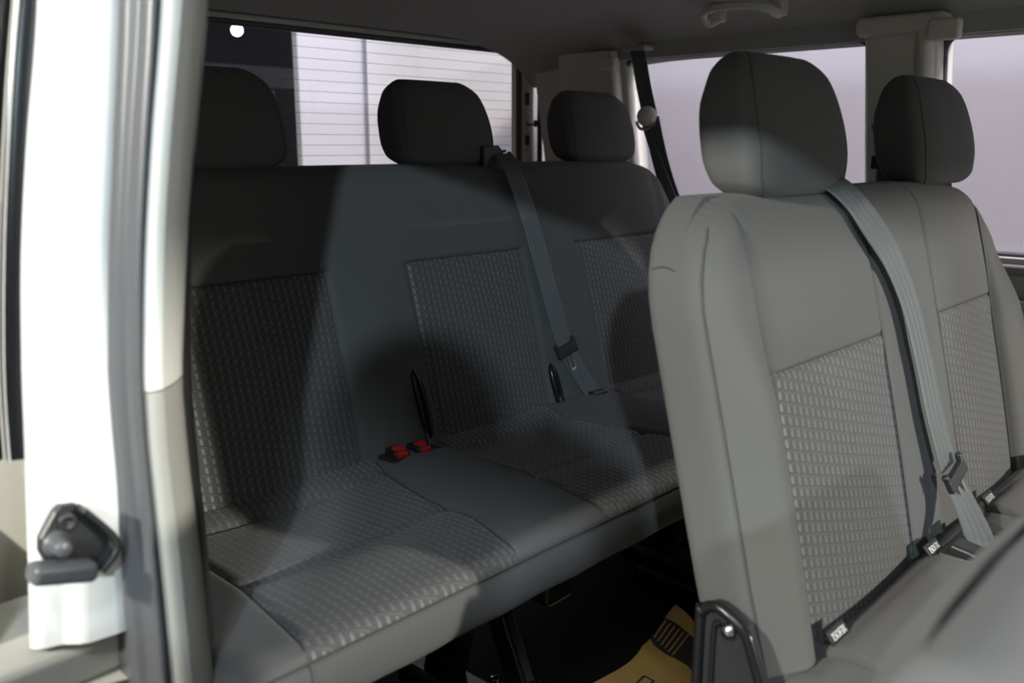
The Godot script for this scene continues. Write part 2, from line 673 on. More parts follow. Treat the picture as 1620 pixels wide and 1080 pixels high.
# ------------------------------------------------------------------ rear bench
func rear_bench() -> void:
	var t := thing("rear_bench", "charcoal three-seat rear bench with patterned inserts, standing before the tailgate window", "seat", Vector3(1.2, FLOOR, -1.1))
	var b := Back.new()
	b.z0 = -1.20
	b.yr = 0.565
	b.slope = 0.283
	b.top = 1.064
	b.deep = 0.04
	b.rt = 0.045
	b.xl = [[0.5, 0.47], [1.0, 0.48], [1.04, 0.50], [1.064, 0.55]]
	b.xr = [[0.5, 2.05], [0.85, 2.035], [0.957, 2.0], [1.01, 1.975], [1.045, 1.94], [1.064, 1.88]]
	var ins := [[0.53, 0.90], [1.08, 1.392], [1.58, 1.90]]
	var seam_y := 0.888
	b.relief = func(x: float, y: float) -> float:
		var d := 0.0
		for s in ins:
			if y < seam_y + 0.02:
				var fade := 1.0 - soft(seam_y - 0.01, seam_y + 0.02, y)
				d += fade * groove(minf(absf(x - s[0]), absf(x - s[1])), 0.006, 0.007)
				if x > s[0] and x < s[1]:
					var u: float = (x - s[0]) / (s[1] - s[0])
					d += (0.010 * sin(PI * u) - 0.002) * (1.0 - soft(seam_y - 0.12, seam_y, y))
			if x > s[0] - 0.004 and x < s[1] + 0.004:
				d += groove(absf(y - seam_y), 0.005, 0.004)
		# the cushioned strips between the seats stand a little proud
		for mid in [0.99, 1.486]:
			d += 0.010 * exp(-pow((x - mid) / 0.06, 2.0)) * (1.0 - soft(0.75, 0.95, y))
		d += 0.006 * sin((y - 0.54) / 0.52 * PI)
		return d
	var y0 := 0.53
	part("upper_panel", back_panel(b, 0.47, 2.05, seam_y, b.top), M.plain_cloth, t)
	var xs := [0.47, 0.53, 0.90, 1.08, 1.392, 1.58, 1.90, 2.05]
	for i in 7:
		var patterned: bool = i % 2 == 1
		part("back_insert" if patterned else "back_strip", back_panel(b, xs[i], xs[i + 1], y0, seam_y), M.patterned_cloth if patterned else M.plain_cloth, t, "patterned backrest insert" if patterned else "")
	part("back_shell", back_shell(b, y0, 0.11), M.plain_cloth, t)
	for s in ins:
		var path := []
		for k in 25:
			path.append(back_point(b, lerpf(s[0], s[1], k / 24.0), seam_y, 0.0004))
		part("seam", tube(path, 0.0011, 6), M.thread, t)
	for cx in [0.767, 1.273, 1.783]:
		headrest(Vector3(cx, 1.060, -1.363), 0.24, t)
	# cushion
	var p := Pad.new()
	p.top = 0.570
	p.zb = -1.225
	p.zf = -0.768
	p.x0 = 0.395
	p.x1 = 2.03
	p.rf = 0.035
	p.drop = 0.020
	var ml := [[-1.225, 0.925], [-1.0, 0.872], [-0.90, 0.868], [-0.768, 0.825]]
	var mr := [[-1.225, 1.068], [-1.0, 1.06], [-0.90, 1.05], [-0.768, 1.02]]
	var nl := [[-1.225, 1.37], [-0.768, 1.39]]
	var nr := [[-1.225, 1.58], [-0.768, 1.56]]
	var ol := [[-1.225, 0.535], [-0.95, 0.52], [-0.768, 0.492]]
	var orr := [[-1.225, 1.90], [-0.768, 1.93]]
	p.relief = func(x: float, z: float) -> float:
		var l1 := lut(ml, z)
		var l2 := lut(mr, z)
		var l3 := lut(nl, z)
		var l4 := lut(nr, z)
		var l0 := lut(ol, z)
		var l5 := lut(orr, z)
		var d := 0.0
		for e in [l0, l1, l2, l3, l4, l5]:
			d += groove(x - e, 0.005, 0.006)
		var mid: bool = (x > l1 and x < l2) or (x > l3 and x < l4)
		if mid:
			var u: float = (x - l1) / (l2 - l1) if x < l2 else (x - l3) / (l4 - l3)
			d += 0.010 * sin(PI * u) * (1.0 - 0.6 * soft(-0.95, -0.8, z))
			d += 0.006 * soft(-1.0, -1.15, z)
		else:
			var lo := l0 if x < l1 else l2 if x < l3 else l4
			var hi := l1 if x < l1 else l3 if x < l3 else l5
			var u2 := clampf((x - lo) / (hi - lo), 0.0, 1.0)
			var well := sin(PI * u2)
			d += -0.012 * well * soft(-0.9, -1.0, z) * soft(-1.19, -1.13, z)
			if x > l0 and x < l5:
				d += groove(z + 0.955, 0.007, 0.012)
				d += groove(z + 1.150, 0.006, 0.005)
				d += 0.006 * exp(-pow((z + 0.87) / 0.05, 2.0)) * well
			d += 0.010 * soft(-1.13, -1.19, z)
		d -= 0.012 * soft(-0.80, -1.2, z)
		return d
	var edges := [p.x0, ol, ml, mr, nl, nr, orr, p.x1]
	for i in 7:
		if i % 2 == 1:
			part("cushion_rear_strip", pad_panel(p, edges[i], edges[i + 1], p.zb, -1.150), M.patterned_cloth, t)
			part("cushion_insert", pad_panel(p, edges[i], edges[i + 1], -1.150, -0.955), M.patterned_cloth, t, "patterned seat insert")
			part("cushion_front_roll", pad_panel(p, edges[i], edges[i + 1], -0.955, p.zf), M.patterned_cloth, t)
		else:
			part("cushion_strip", pad_panel(p, edges[i], edges[i + 1], p.zb, p.zf), M.plain_cloth, t)
	var front := []
	for q in [[-0.768, 0.5495], [-0.7655, 0.542], [-0.764, 0.525], [-0.765, 0.505], [-0.769, 0.490], [-0.777, 0.480], [-0.79, 0.4755], [-0.85, 0.474]]:
		front.append(Vector2(q[0], q[1]))
	part("cushion_skirt", skirt(front, 0.398, 2.027), M.plain_cloth, t)
	part("cushion_body", rbox(Vector3(1.2125, 0.512, -1.005), Vector3(1.63, 0.07, 0.46), 0.02), M.plain_cloth, t)
	var path := []
	for k in 60:
		path.append(Vector3(lerpf(0.41, 2.015, k / 59.0), 0.5502, -0.7672))
	part("seam", tube(path, 0.0012, 6), M.thread, t)
	part("seam", tube([Vector3(0.492, 0.5495, -0.7668), Vector3(0.494, 0.525, -0.7635), Vector3(0.496, 0.49, -0.768)], 0.0010, 6), M.thread, t)
	for e in [ol, ml, mr, nl]:
		var cord := []
		for k in 40:
			var z := lerpf(-1.19, -0.7685, k / 39.0)
			var q := pad_point(p, lut(e, z), z)
			cord.append(q + Vector3(0, 0.0006, 0.0003))
		part("seam", tube(cord, 0.0010, 6), M.thread, t)
	# red buckles in their well, and the slots in the backrest
	var well := part("buckle_tray", rbox(Vector3(0.985, 0.564, -1.180), Vector3(0.115, 0.018, 0.065), 0.008), M.black_plastic, t, "black buckle tray")
	for q in [[0.955, -1.176, -0.20], [0.998, -1.168, -0.12]]:
		var bs := Basis(Vector3.UP, q[2])
		part("buckle", rbox(Vector3(q[0], 0.572, q[1]), Vector3(0.031, 0.024, 0.040), 0.005, bs), M.black_plastic, well)
		part("release_button", rbox(Vector3(q[0], 0.579, q[1]) + bs * Vector3(0, 0, 0.010), Vector3(0.021, 0.013, 0.028), 0.003, bs * Basis(Vector3.RIGHT, 0.35)), M.red_plastic, well, "red release button")
	for q in [[1.043, 0.640, 0.062], [1.412, 0.60, 0.05]]:
		var at := back_point(b, q[0], q[1], 0.004)
		var rings := []
		for k in 13:
			var v: float = -1.0 + 2.0 * k / 12.0
			var w := sqrt(maxf(0.03, 1.0 - pow(absf(v), 3.0)))
			var ring := PackedVector3Array()
			for j in 12:
				var a := TAU * j / 12
				ring.append(at + Vector3(0.0125 * w * cos(a) - 0.004 * v, v * q[2], -b.slope * v * q[2] + 0.009 * w * sin(a)))
			rings.append(ring)
		part("slot_cover", loft(rings), M.gloss_black, t, "glossy black slot cover")
	for q in [[1.034, 0.575, -1.183], [1.41, 0.566, -1.185]]:
		part("anchor_rod", tube([Vector3(q[0] - 0.003, q[1] + 0.016, q[2] - 0.004), Vector3(q[0] + 0.004, q[1] - 0.014, q[2] + 0.004)], 0.0028, 8), M.steel, t, "bright steel anchor rod")
	# belt guide on top of the backrest
	var gp := [Vector2(-0.058, -0.03), Vector2(-0.058, 0.034), Vector2(-0.012, 0.036), Vector2(0.008, 0.018), Vector2(0.040, -0.03)]
	var guide := part("belt_guide", prism(gp, Vector3(1.405, 1.064, -1.385), Vector3(1, 0, 0), Vector3(0, 1, 0), Vector3(0, 0, 1), 0.034, 0.004), M.black_plastic, t, "black plastic belt guide")
	part("screw", lathe(Vector3(1.407, 1.084, -1.351), Vector3(0, 0, 1), [[0.0075, 0.0], [0.0075, 0.003], [0.005, 0.006], [0.0, 0.0065]], 14), M.steel, guide)
	# black steel under-frame: two leg sets with feet, latches and bolts
	for q in [[0.98, 0.0], [1.67, 0.3], [0.52, 0.6]]:
		var x: float = q[0]
		var leg := part("leg", join([
			rbox(Vector3(x, 0.30, -1.06), Vector3(0.045, 0.345, 0.07), 0.008, Basis(Vector3.RIGHT, 0.25)),
			rbox(Vector3(x, 0.44, -1.0), Vector3(0.06, 0.06, 0.36), 0.01),
			rbox(Vector3(x, 0.155, -1.02), Vector3(0.075, 0.05, 0.33), 0.014),
			rbox(Vector3(x + 0.02, 0.24, -0.93), Vector3(0.03, 0.20, 0.045), 0.008, Basis(Vector3.RIGHT, -0.45))]), M.gloss_black, t, "glossy black steel bench leg")
		part("foot", rbox(Vector3(x + 0.01, 0.122, -0.985), Vector3(0.13, 0.044, 0.30), 0.012), M.gloss_black, leg)
		part("latch_lever", tube(smooth_path([Vector3(x - 0.05, 0.17, -0.86), Vector3(x - 0.03, 0.215, -0.90), Vector3(x + 0.01, 0.20, -0.95), Vector3(x + 0.05, 0.165, -0.90), Vector3(x + 0.07, 0.15, -0.86)], 6), 0.009, 10), M.gloss_black, leg)
		for w in [[-0.045, 0.147, -0.89], [0.055, 0.147, -0.92], [0.062, 0.147, -1.03], [-0.04, 0.19, -0.97], [0.03, 0.215, -0.885]]:
			part("bolt", lathe(Vector3(x + w[0], w[1], w[2]), Vector3(0.1, 1, 0.15), [[0.014, -0.004], [0.014, 0.004], [0.010, 0.006], [0.010, 0.015], [0.007, 0.018], [0.0, 0.0185]], 12), M.dark_steel, leg)
	part("cross_tube", tube([Vector3(0.45, 0.435, -0.96), Vector3(1.95, 0.435, -0.96)], 0.016, 12), M.gloss_black, t)
	part("cross_tube", tube([Vector3(0.45, 0.42, -1.16), Vector3(1.95, 0.42, -1.16)], 0.016, 12), M.gloss_black, t)

# ------------------------------------------------------------------ middle bench
func text_mesh(words: String, size: float) -> TextMesh:
	var f := SystemFont.new()
	f.font_names = PackedStringArray(["Droid Sans"])
	var tm := TextMesh.new()
	tm.text = words
	tm.font = f
	tm.font_size = 32
	tm.pixel_size = size / 32.0
	tm.depth = 0.0006
	return tm

func middle_bench() -> void:
	var t := thing("middle_bench", "grey two-seat middle bench with ISOFIX tags and a black side hinge plate", "seat", Vector3(1.38, FLOOR, -0.2))
	var b := Back.new()
	b.z0 = -0.40
	b.yr = 0.51
	b.slope = 0.245
	b.top = 1.042
	b.deep = 0.036
	b.rt = 0.045
	b.rl = 0.045
	b.rr = 0.05
	b.xl = [[0.4, 0.850], [0.62, 0.838], [0.92, 0.837], [0.955, 0.845], [0.985, 0.859], [1.01, 0.879], [1.03, 0.903], [1.042, 0.926]]
	b.xr = [[0.4, 1.945], [0.706, 1.925], [0.844, 1.885], [0.94, 1.85], [1.0, 1.79], [1.025, 1.75], [1.042, 1.68]]
	var seam_y := 0.840
	var v1 := 0.935
	var v2 := 1.270
	var v3 := 1.490
	var v4 := 1.762
	b.relief = func(x: float, y: float) -> float:
		var d := 0.0
		var low := 1.0 - soft(0.80, 0.93, y)
		if x < v1:
			d += 0.020 * low * sin(PI * clampf((x - 0.845) / (v1 - 0.845), 0.0, 1.0)) + 0.004
		if x > v4:
			d += 0.020 * low * sin(PI * clampf((x - v4) / 0.13, 0.0, 1.0)) + 0.004
		d += groove(x - v1, 0.004 + 0.012 * low, 0.006 + 0.006 * low)
		d += groove(x - v2, 0.003, 0.004)
		d += groove(x - v3, 0.003, 0.004)
		d += groove(x - v4, 0.004 + 0.006 * low, 0.008)
		if (x > v1 and x < v2) or (x > v3 and x < v4):
			d += groove(y - seam_y, 0.004, 0.004)
			var u: float = (x - v1) / (v2 - v1) if x < v2 else (x - v3) / (v4 - v3)
			var ins := 1.0 - soft(seam_y - 0.05, seam_y, y)
			d += ins * (0.008 * sin(PI * u) - 0.004)
			d += (1.0 - ins) * 0.008 * sin(PI * u) * soft(seam_y, seam_y + 0.05, y)
		if x > v2 and x < v3:
			var u3: float = (x - v2) / (v3 - v2)
			d -= 0.006 * sin(PI * u3) * low
			if x > 1.312:
				d += groove(x - 1.355, 0.006, 0.004) * (1.0 - soft(0.58, 0.66, y))
		d += 0.006 * sin((y - 0.5) / 0.54 * PI)
		return d
	var y0 := 0.47
	part("back_bolster", back_panel(b, 0.850, v1, y0, b.top), M.plain_cloth, t)
	for s in [[v1, v2], [v3, v4]]:
		part("upper_panel", back_panel(b, s[0], s[1], seam_y, b.top), M.plain_cloth, t)
		part("back_insert", back_panel(b, s[0], s[1], y0, seam_y), M.patterned_cloth, t, "patterned backrest insert")
		var cord := []
		for k in 25:
			cord.append(back_point(b, lerpf(s[0], s[1], k / 24.0), seam_y, 0.0004))
		part("seam", tube(cord, 0.0009, 6), M.thread, t)
	part("back_strip", back_panel(b, v2, v3, y0, b.top), M.plain_cloth, t)
	part("back_bolster", back_panel(b, v4, 1.945, y0, b.top), M.plain_cloth, t)
	part("back_shell", back_shell(b, y0, 0.088), M.plain_cloth, t)
	for x in [v1, v2, v3, v4]:
		var cord := []
		for k in 50:
			cord.append(back_point(b, x, lerpf(0.5, 1.035, k / 49.0), 0.0003))
		part("seam", tube(cord, 0.0008, 6), M.thread, t)
	# the seam where side and front meet, and the one across the side
	var edge := []
	for k in 50:
		var y := lerpf(0.48, 1.01, k / 49.0)
		edge.append(back_point(b, minf(lut(b.xl, y) + 0.010, 0.93), y) + Vector3(-0.0003, 0, 0.0003))
	part("seam", tube(edge, 0.0009, 6), M.thread, t)
	var across := []
	for k in 12:
		var z := lerpf(-0.552, -0.582, k / 11.0)
		across.append(Vector3(lut(b.xl, 0.965) - 0.0006, 0.963 + 0.004 * sin(k / 11.0 * PI), z))
	part("seam", tube(across, 0.0009, 6), M.thread, t)
	headrest(Vector3(1.128, 1.034, -0.535), 0.20, t, 0.181, 1.04)
	headrest(Vector3(1.675, 1.034, -0.535), 0.20, t, 0.181, 1.04)
	# cushion
	var p := Pad.new()
	p.top = 0.535
	p.zb = -0.415
	p.zf = 0.0
	p.x0 = 0.848
	p.x1 = 1.94
	p.rf = 0.05
	p.drop = 0.03
	p.relief = func(x: float, z: float) -> float:
		var d := 0.0
		for e in [0.93, 1.268, 1.50, 1.775]:
			d += groove(x - e, 0.004, 0.005)
		if (x > 0.93 and x < 1.268) or (x > 1.50 and x < 1.775):
			d += groove(z + 0.300, 0.007, 0.005)
			d -= 0.016 * soft(-0.305, -0.27, z) * soft(-0.06, -0.14, z)
			d += 0.010 * exp(-pow((z + 0.36) / 0.045, 2.0))
		d -= 0.020 * soft(-0.36, -0.415, z)
		return d
	var xs := [p.x0, 0.93, 1.268, 1.50, 1.775, p.x1]
	for i in 5:
		if i % 2 == 1:
			part("cushion_rear_strip", pad_panel(p, xs[i], xs[i + 1], p.zb, -0.300), M.plain_cloth, t)
			part("cushion_insert", pad_panel(p, xs[i], xs[i + 1], -0.300, p.zf), M.plain_cloth, t)
		else:
			part("cushion_strip", pad_panel(p, xs[i], xs[i + 1], p.zb, p.zf), M.plain_cloth, t)
	var front := []
	for q in [[0.0, 0.505], [0.004, 0.49], [0.002, 0.46], [-0.005, 0.435], [-0.03, 0.428], [-0.1, 0.426]]:
		front.append(Vector2(q[0], q[1]))
	part("cushion_skirt", skirt(front, 0.85, 1.938), M.plain_cloth, t)
	part("cushion_body", rbox(Vector3(1.394, 0.465, -0.215), Vector3(1.085, 0.08, 0.42), 0.02), M.plain_cloth, t)
	# buckle tray let into the middle strip
	var tray := part("buckle_tray", rbox(Vector3(1.345, 0.533, -0.336), Vector3(0.145, 0.016, 0.082), 0.005), M.black_plastic, t, "black plastic buckle tray")
	for x in [1.295, 1.385]:
		part("buckle", rbox(Vector3(x, 0.543, -0.334), Vector3(0.038, 0.016, 0.06), 0.005, Basis(Vector3.RIGHT, 0.15)), M.black_plastic, tray)
	# fabric tags at the foot of the backrest
	for x in [0.958, 1.272, 1.525, 1.782]:
		var bs := Basis(Vector3.RIGHT, -0.75)
		var at := Vector3(x, 0.540, -0.378)
		var tag := part("fabric_tag", rbox(at, Vector3(0.044, 0.030, 0.004), 0.0015, bs), M.black_plastic, t, "black woven ISOFIX tag")
		var w := part("lettering", text_mesh("ISOFIX", 0.0112), M.white_print, tag)
		w.transform = Transform3D(bs, at + bs * Vector3(0, 0.005, 0.0024))
	# hinge plate on the aisle side: a pressed plastic cover with a rolled rim and a bolt
	var hx := 0.826
	var op := []
	var raw := [Vector2(-0.484, 0.36), Vector2(-0.483, 0.580), Vector2(-0.481, 0.592), Vector2(-0.476, 0.600), Vector2(-0.468, 0.6045), Vector2(-0.458, 0.605), Vector2(-0.440, 0.597), Vector2(-0.428, 0.588), Vector2(-0.420, 0.574), Vector2(-0.395, 0.505), Vector2(-0.350, 0.36)]
	for v in raw:
		op.append(v)
	var plate := part("hinge_plate", prism(op, Vector3(hx + 0.010, 0, 0), Vector3(0, 0, 1), Vector3(0, 1, 0), Vector3(-1, 0, 0), 0.014, 0.003), M.black_plastic, t, "black plastic hinge plate")
	var rim := []
	for v in raw:
		rim.append(Vector3(hx - 0.005, v.y - 0.004, v.x))
	part("rim", tube(smooth_path(rim, 5), 0.0065, 10), M.gloss_black, plate)
	part("inner_rib", tube(smooth_path([Vector3(hx - 0.004, 0.36, -0.468), Vector3(hx - 0.004, 0.50, -0.466), Vector3(hx - 0.004, 0.574, -0.465), Vector3(hx - 0.004, 0.583, -0.457)], 5), 0.004, 8), M.gloss_black, plate)
	part("bolt", lathe(Vector3(hx - 0.003, 0.578, -0.447), Vector3(-1, 0, 0), [[0.010, 0.0], [0.010, 0.003], [0.008, 0.006], [0.004, 0.009], [0.0, 0.0095]], 18), M.steel, plate, "steel bolt head")
	for x in [0.95, 1.80]:
		var leg := part("leg", join([
			rbox(Vector3(x, 0.28, -0.25), Vector3(0.05, 0.33, 0.08), 0.01, Basis(Vector3.RIGHT, 0.2)),
			rbox(Vector3(x, 0.40, -0.2), Vector3(0.06, 0.07, 0.40), 0.01)]), M.gloss_black, t, "black steel bench leg")
		part("foot", rbox(Vector3(x, 0.13, -0.22), Vector3(0.10, 0.06, 0.36), 0.015), M.gloss_black, leg)

# ------------------------------------------------------------------ belts
func strap(path: Array, across: Vector3, half := 0.0225) -> ArrayMesh:
	var p := smooth_path(path, 8)
	var w := []
	for i in p.size():
		var tg: Vector3 = (p[mini(i + 1, p.size() - 1)] - p[maxi(i - 1, 0)]).normalized()
		w.append((across - tg * across.dot(tg)).normalized() * half)
	return ribbon(p, w, 0.0028)

func tongue(at: Vector3, bs: Basis, parent: Node3D) -> void:
	var tg := part("belt_tongue", join([
		rbox(at, Vector3(0.062, 0.024, 0.010), 0.004, bs),
		rbox(at + bs * Vector3(-0.026, 0.012, 0.0), Vector3(0.010, 0.020, 0.010), 0.004, bs * Basis(Vector3.BACK, 0.3)),
		rbox(at + bs * Vector3(0.026, 0.012, 0.0), Vector3(0.010, 0.020, 0.010), 0.004, bs * Basis(Vector3.BACK, -0.3))]), M.black_plastic, parent, "black belt tongue housing")
	for s in [-1.0, 1.0]:
		part("tongue_side", rbox(at + bs * Vector3(0.0075 * s, -0.029, 0), Vector3(0.005, 0.036, 0.0028), 0.001, bs), M.chrome, tg, "bright steel tongue")
	part("tongue_end", rbox(at + bs * Vector3(0, -0.045, 0), Vector3(0.020, 0.007, 0.0028), 0.001, bs), M.chrome, tg)

func belts() -> void:
	# rear bench, middle seat
	var t := thing("seat_belt", "dark grey seat belt running from the guide on the rear bench backrest", "seat belt", Vector3(1.53, 0.55, -1.19))
	part("webbing", strap([Vector3(1.400, 1.085, -1.350), Vector3(1.398, 1.066, -1.328), Vector3(1.400, 1.035, -1.311), Vector3(1.419, 0.944, -1.285), Vector3(1.434, 0.811, -1.248), Vector3(1.450, 0.684, -1.212), Vector3(1.476, 0.620, -1.190), Vector3(1.508, 0.566, -1.170)], Vector3(1, 0.12, 0.1)), M.belt_webbing, t)
	tongue(Vector3(1.446, 0.675, -1.203), Basis(Vector3.BACK, 0.25) * Basis(Vector3.RIGHT, -0.25), t)
	part("anchor_loop", rbox(Vector3(1.510, 0.570, -1.172), Vector3(0.05, 0.02, 0.03), 0.006), M.black_plastic, t)
	# middle bench belt
	var u := thing("seat_belt", "grey striped seat belt crossing the backrest of the middle bench", "seat belt", Vector3(1.46, 0.55, -0.38))
	part("webbing", strap([Vector3(1.195, 1.056, -0.565), Vector3(1.202, 1.050, -0.535), Vector3(1.212, 1.030, -0.512), Vector3(1.232, 1.003, -0.498), Vector3(1.292, 0.948, -0.484), Vector3(1.333, 0.877, -0.466), Vector3(1.352, 0.792, -0.445), Vector3(1.362, 0.707, -0.424), Vector3(1.382, 0.630, -0.405)], Vector3(1, 0.35, 0.1)), M.belt_webbing, u)
	part("lap_webbing", strap([Vector3(1.382, 0.622, -0.400), Vector3(1.380, 0.598, -0.386), Vector3(1.365, 0.574, -0.365), Vector3(1.345, 0.556, -0.346), Vector3(1.330, 0.546, -0.335), Vector3(1.318, 0.534, -0.326)], Vector3(1, 0.2, 0.1), 0.024), M.belt_webbing, u)
	tongue(Vector3(1.372, 0.622, -0.390), Basis(Vector3.BACK, 0.42) * Basis(Vector3.RIGHT, -0.3), u)
	part("belt_guide", rbox(Vector3(1.195, 1.050, -0.578), Vector3(0.06, 0.03, 0.05), 0.01), M.black_plastic, u)
	# side belt hanging from the roof by the D pillar, threaded through a beige stop
	var s := thing("seat_belt", "black seat belt hanging from the roof lining through a round beige guide", "seat belt", Vector3(1.985, 0.92, -1.29))
	part("webbing", strap([Vector3(1.985, 1.352, -1.435), Vector3(1.985, 1.32, -1.425), Vector3(1.978, 1.24, -1.40), Vector3(1.972, 1.172, -1.375)], Vector3(0.2, 0.2, 1), 0.020), M.belt_webbing, s)
	part("lower_webbing", strap([Vector3(1.972, 1.168, -1.372), Vector3(1.975, 1.08, -1.348), Vector3(1.982, 1.0, -1.322), Vector3(1.99, 0.90, -1.28), Vector3(2.0, 0.78, -1.24)], Vector3(0.3, 0.3, 1), 0.021), M.belt_webbing, s)
	part("fold_webbing", strap([Vector3(1.963, 1.160, -1.385), Vector3(1.965, 1.10, -1.362), Vector3(1.974, 1.02, -1.325), Vector3(1.983, 0.92, -1.285), Vector3(1.99, 0.80, -1.25)], Vector3(0.1, 0.2, 1), 0.010), M.belt_webbing, s)
	var gd := part("belt_stop", lathe(Vector3(1.962, 1.172, -1.378), Vector3(-0.75, 0.05, 0.65), [[0.020, -0.010], [0.025, -0.005], [0.026, 0.002], [0.021, 0.011], [0.010, 0.015], [0.0, 0.016]], 24), M.beige_trim, s, "round beige belt guide")
	part("slot_loop", tube(smooth_path([Vector3(1.955, 1.160, -1.405), Vector3(1.957, 1.143, -1.395), Vector3(1.96, 1.142, -1.372), Vector3(1.965, 1.155, -1.352)], 5), 0.004, 8), M.chrome, gd)
	part("roof_bezel", rbox(Vector3(1.985, 1.344, -1.43), Vector3(0.045, 0.014, 0.075), 0.006), M.grey_trim, s)
	# belt parked on the pillar behind the second middle headrest
	var k := thing("seat_belt", "black buckle and belt parked on the pillar between the side windows", "seat belt", Vector3(1.985, 1.04, -0.80))
	part("bracket", prism([Vector2(-0.030, 0.028), Vector2(0.03, 0.028), Vector2(0.03, -0.12), Vector2(-0.006, -0.12), Vector2(-0.006, -0.01), Vector2(-0.024, 0.014)], Vector3(1.992, 1.115, -0.775), Vector3(0, 0, 1), Vector3(0, 1, 0), Vector3(-1, 0, 0), 0.02, 0.003), M.black_plastic, k)
	part("tongue", rbox(Vector3(1.978, 1.065, -0.785), Vector3(0.012, 0.03, 0.03), 0.004), M.black_plastic, k)
	part("webbing", strap([Vector3(1.974, 1.09, -0.765), Vector3(1.980, 0.95, -0.765), Vector3(2.0, 0.75, -0.765)], Vector3(0, 0, 1), 0.022), M.belt_webbing, k)

# ------------------------------------------------------------------ van shell
func head_y(x: float, z: float) -> float:
	var e := (x - 1.2) / 0.83
	var y := 1.430 - 0.075 * pow(absf(e), 8.0)
	y -= 0.048 * pow(soft(-1.30, -1.87, z), 1.3)
	return y

func glass_x(y: float) -> float:
	return lerpf(2.125, 2.035, (y - 0.86) / (1.33 - 0.86))

func box(c: Vector3, s: Vector3, r := 0.008) -> ArrayMesh:
	return rbox(c, s, r)

func side_slab(z0: float, z1: float, y0: float, y1: float, inside: float, outside := 0.06) -> ArrayMesh:
	# a piece of the far side: follows the lean of the glass, stands `inside` proud of it
	var rings := []
	var ys := []
	for i in 9:
		ys.append(lerpf(y0, y1, i / 8.0))
	for y in ys:
		var x: float = glass_x(y)
		var r := 0.012
		var ring := PackedVector3Array()
		for q in [[-inside + r, z0], [-inside, z0 + r], [-inside, z1 - r], [-inside + r, z1], [outside, z1], [outside, z0]]:
			ring.append(Vector3(x + q[0], y, q[1]))
		rings.append(ring)
	return loft(rings)

func side_glass(z0: float, z1: float, y0: float, y1: float) -> ArrayMesh:
	var rows := []
	for y in [y0, y1]:
		rows.append(PackedVector3Array([Vector3(glass_x(y) + 0.02, y, z0), Vector3(glass_x(y) + 0.02, y, z1)]))
	return grid(rows, [], Vector3(-1, 0, 0))

func side_frame(z0: float, z1: float, y0: float, y1: float, r := 0.04) -> ArrayMesh:
	var path := []
	for c in [[z0 + r, y0 + r, PI, 1.5 * PI], [z1 - r, y0 + r, 1.5 * PI, TAU], [z1 - r, y1 - r, 0.0, 0.5 * PI], [z0 + r, y1 - r, 0.5 * PI, PI]]:
		for i in 7:
			var a: float = lerpf(c[2], c[3], i / 6.0)
			var z: float = c[0] + r * cos(a)
			var y: float = c[1] + r * sin(a)
			path.append(Vector3(glass_x(y) + 0.012, y, z))
	path.append(path[0])
	return tube(path, 0.009, 8)

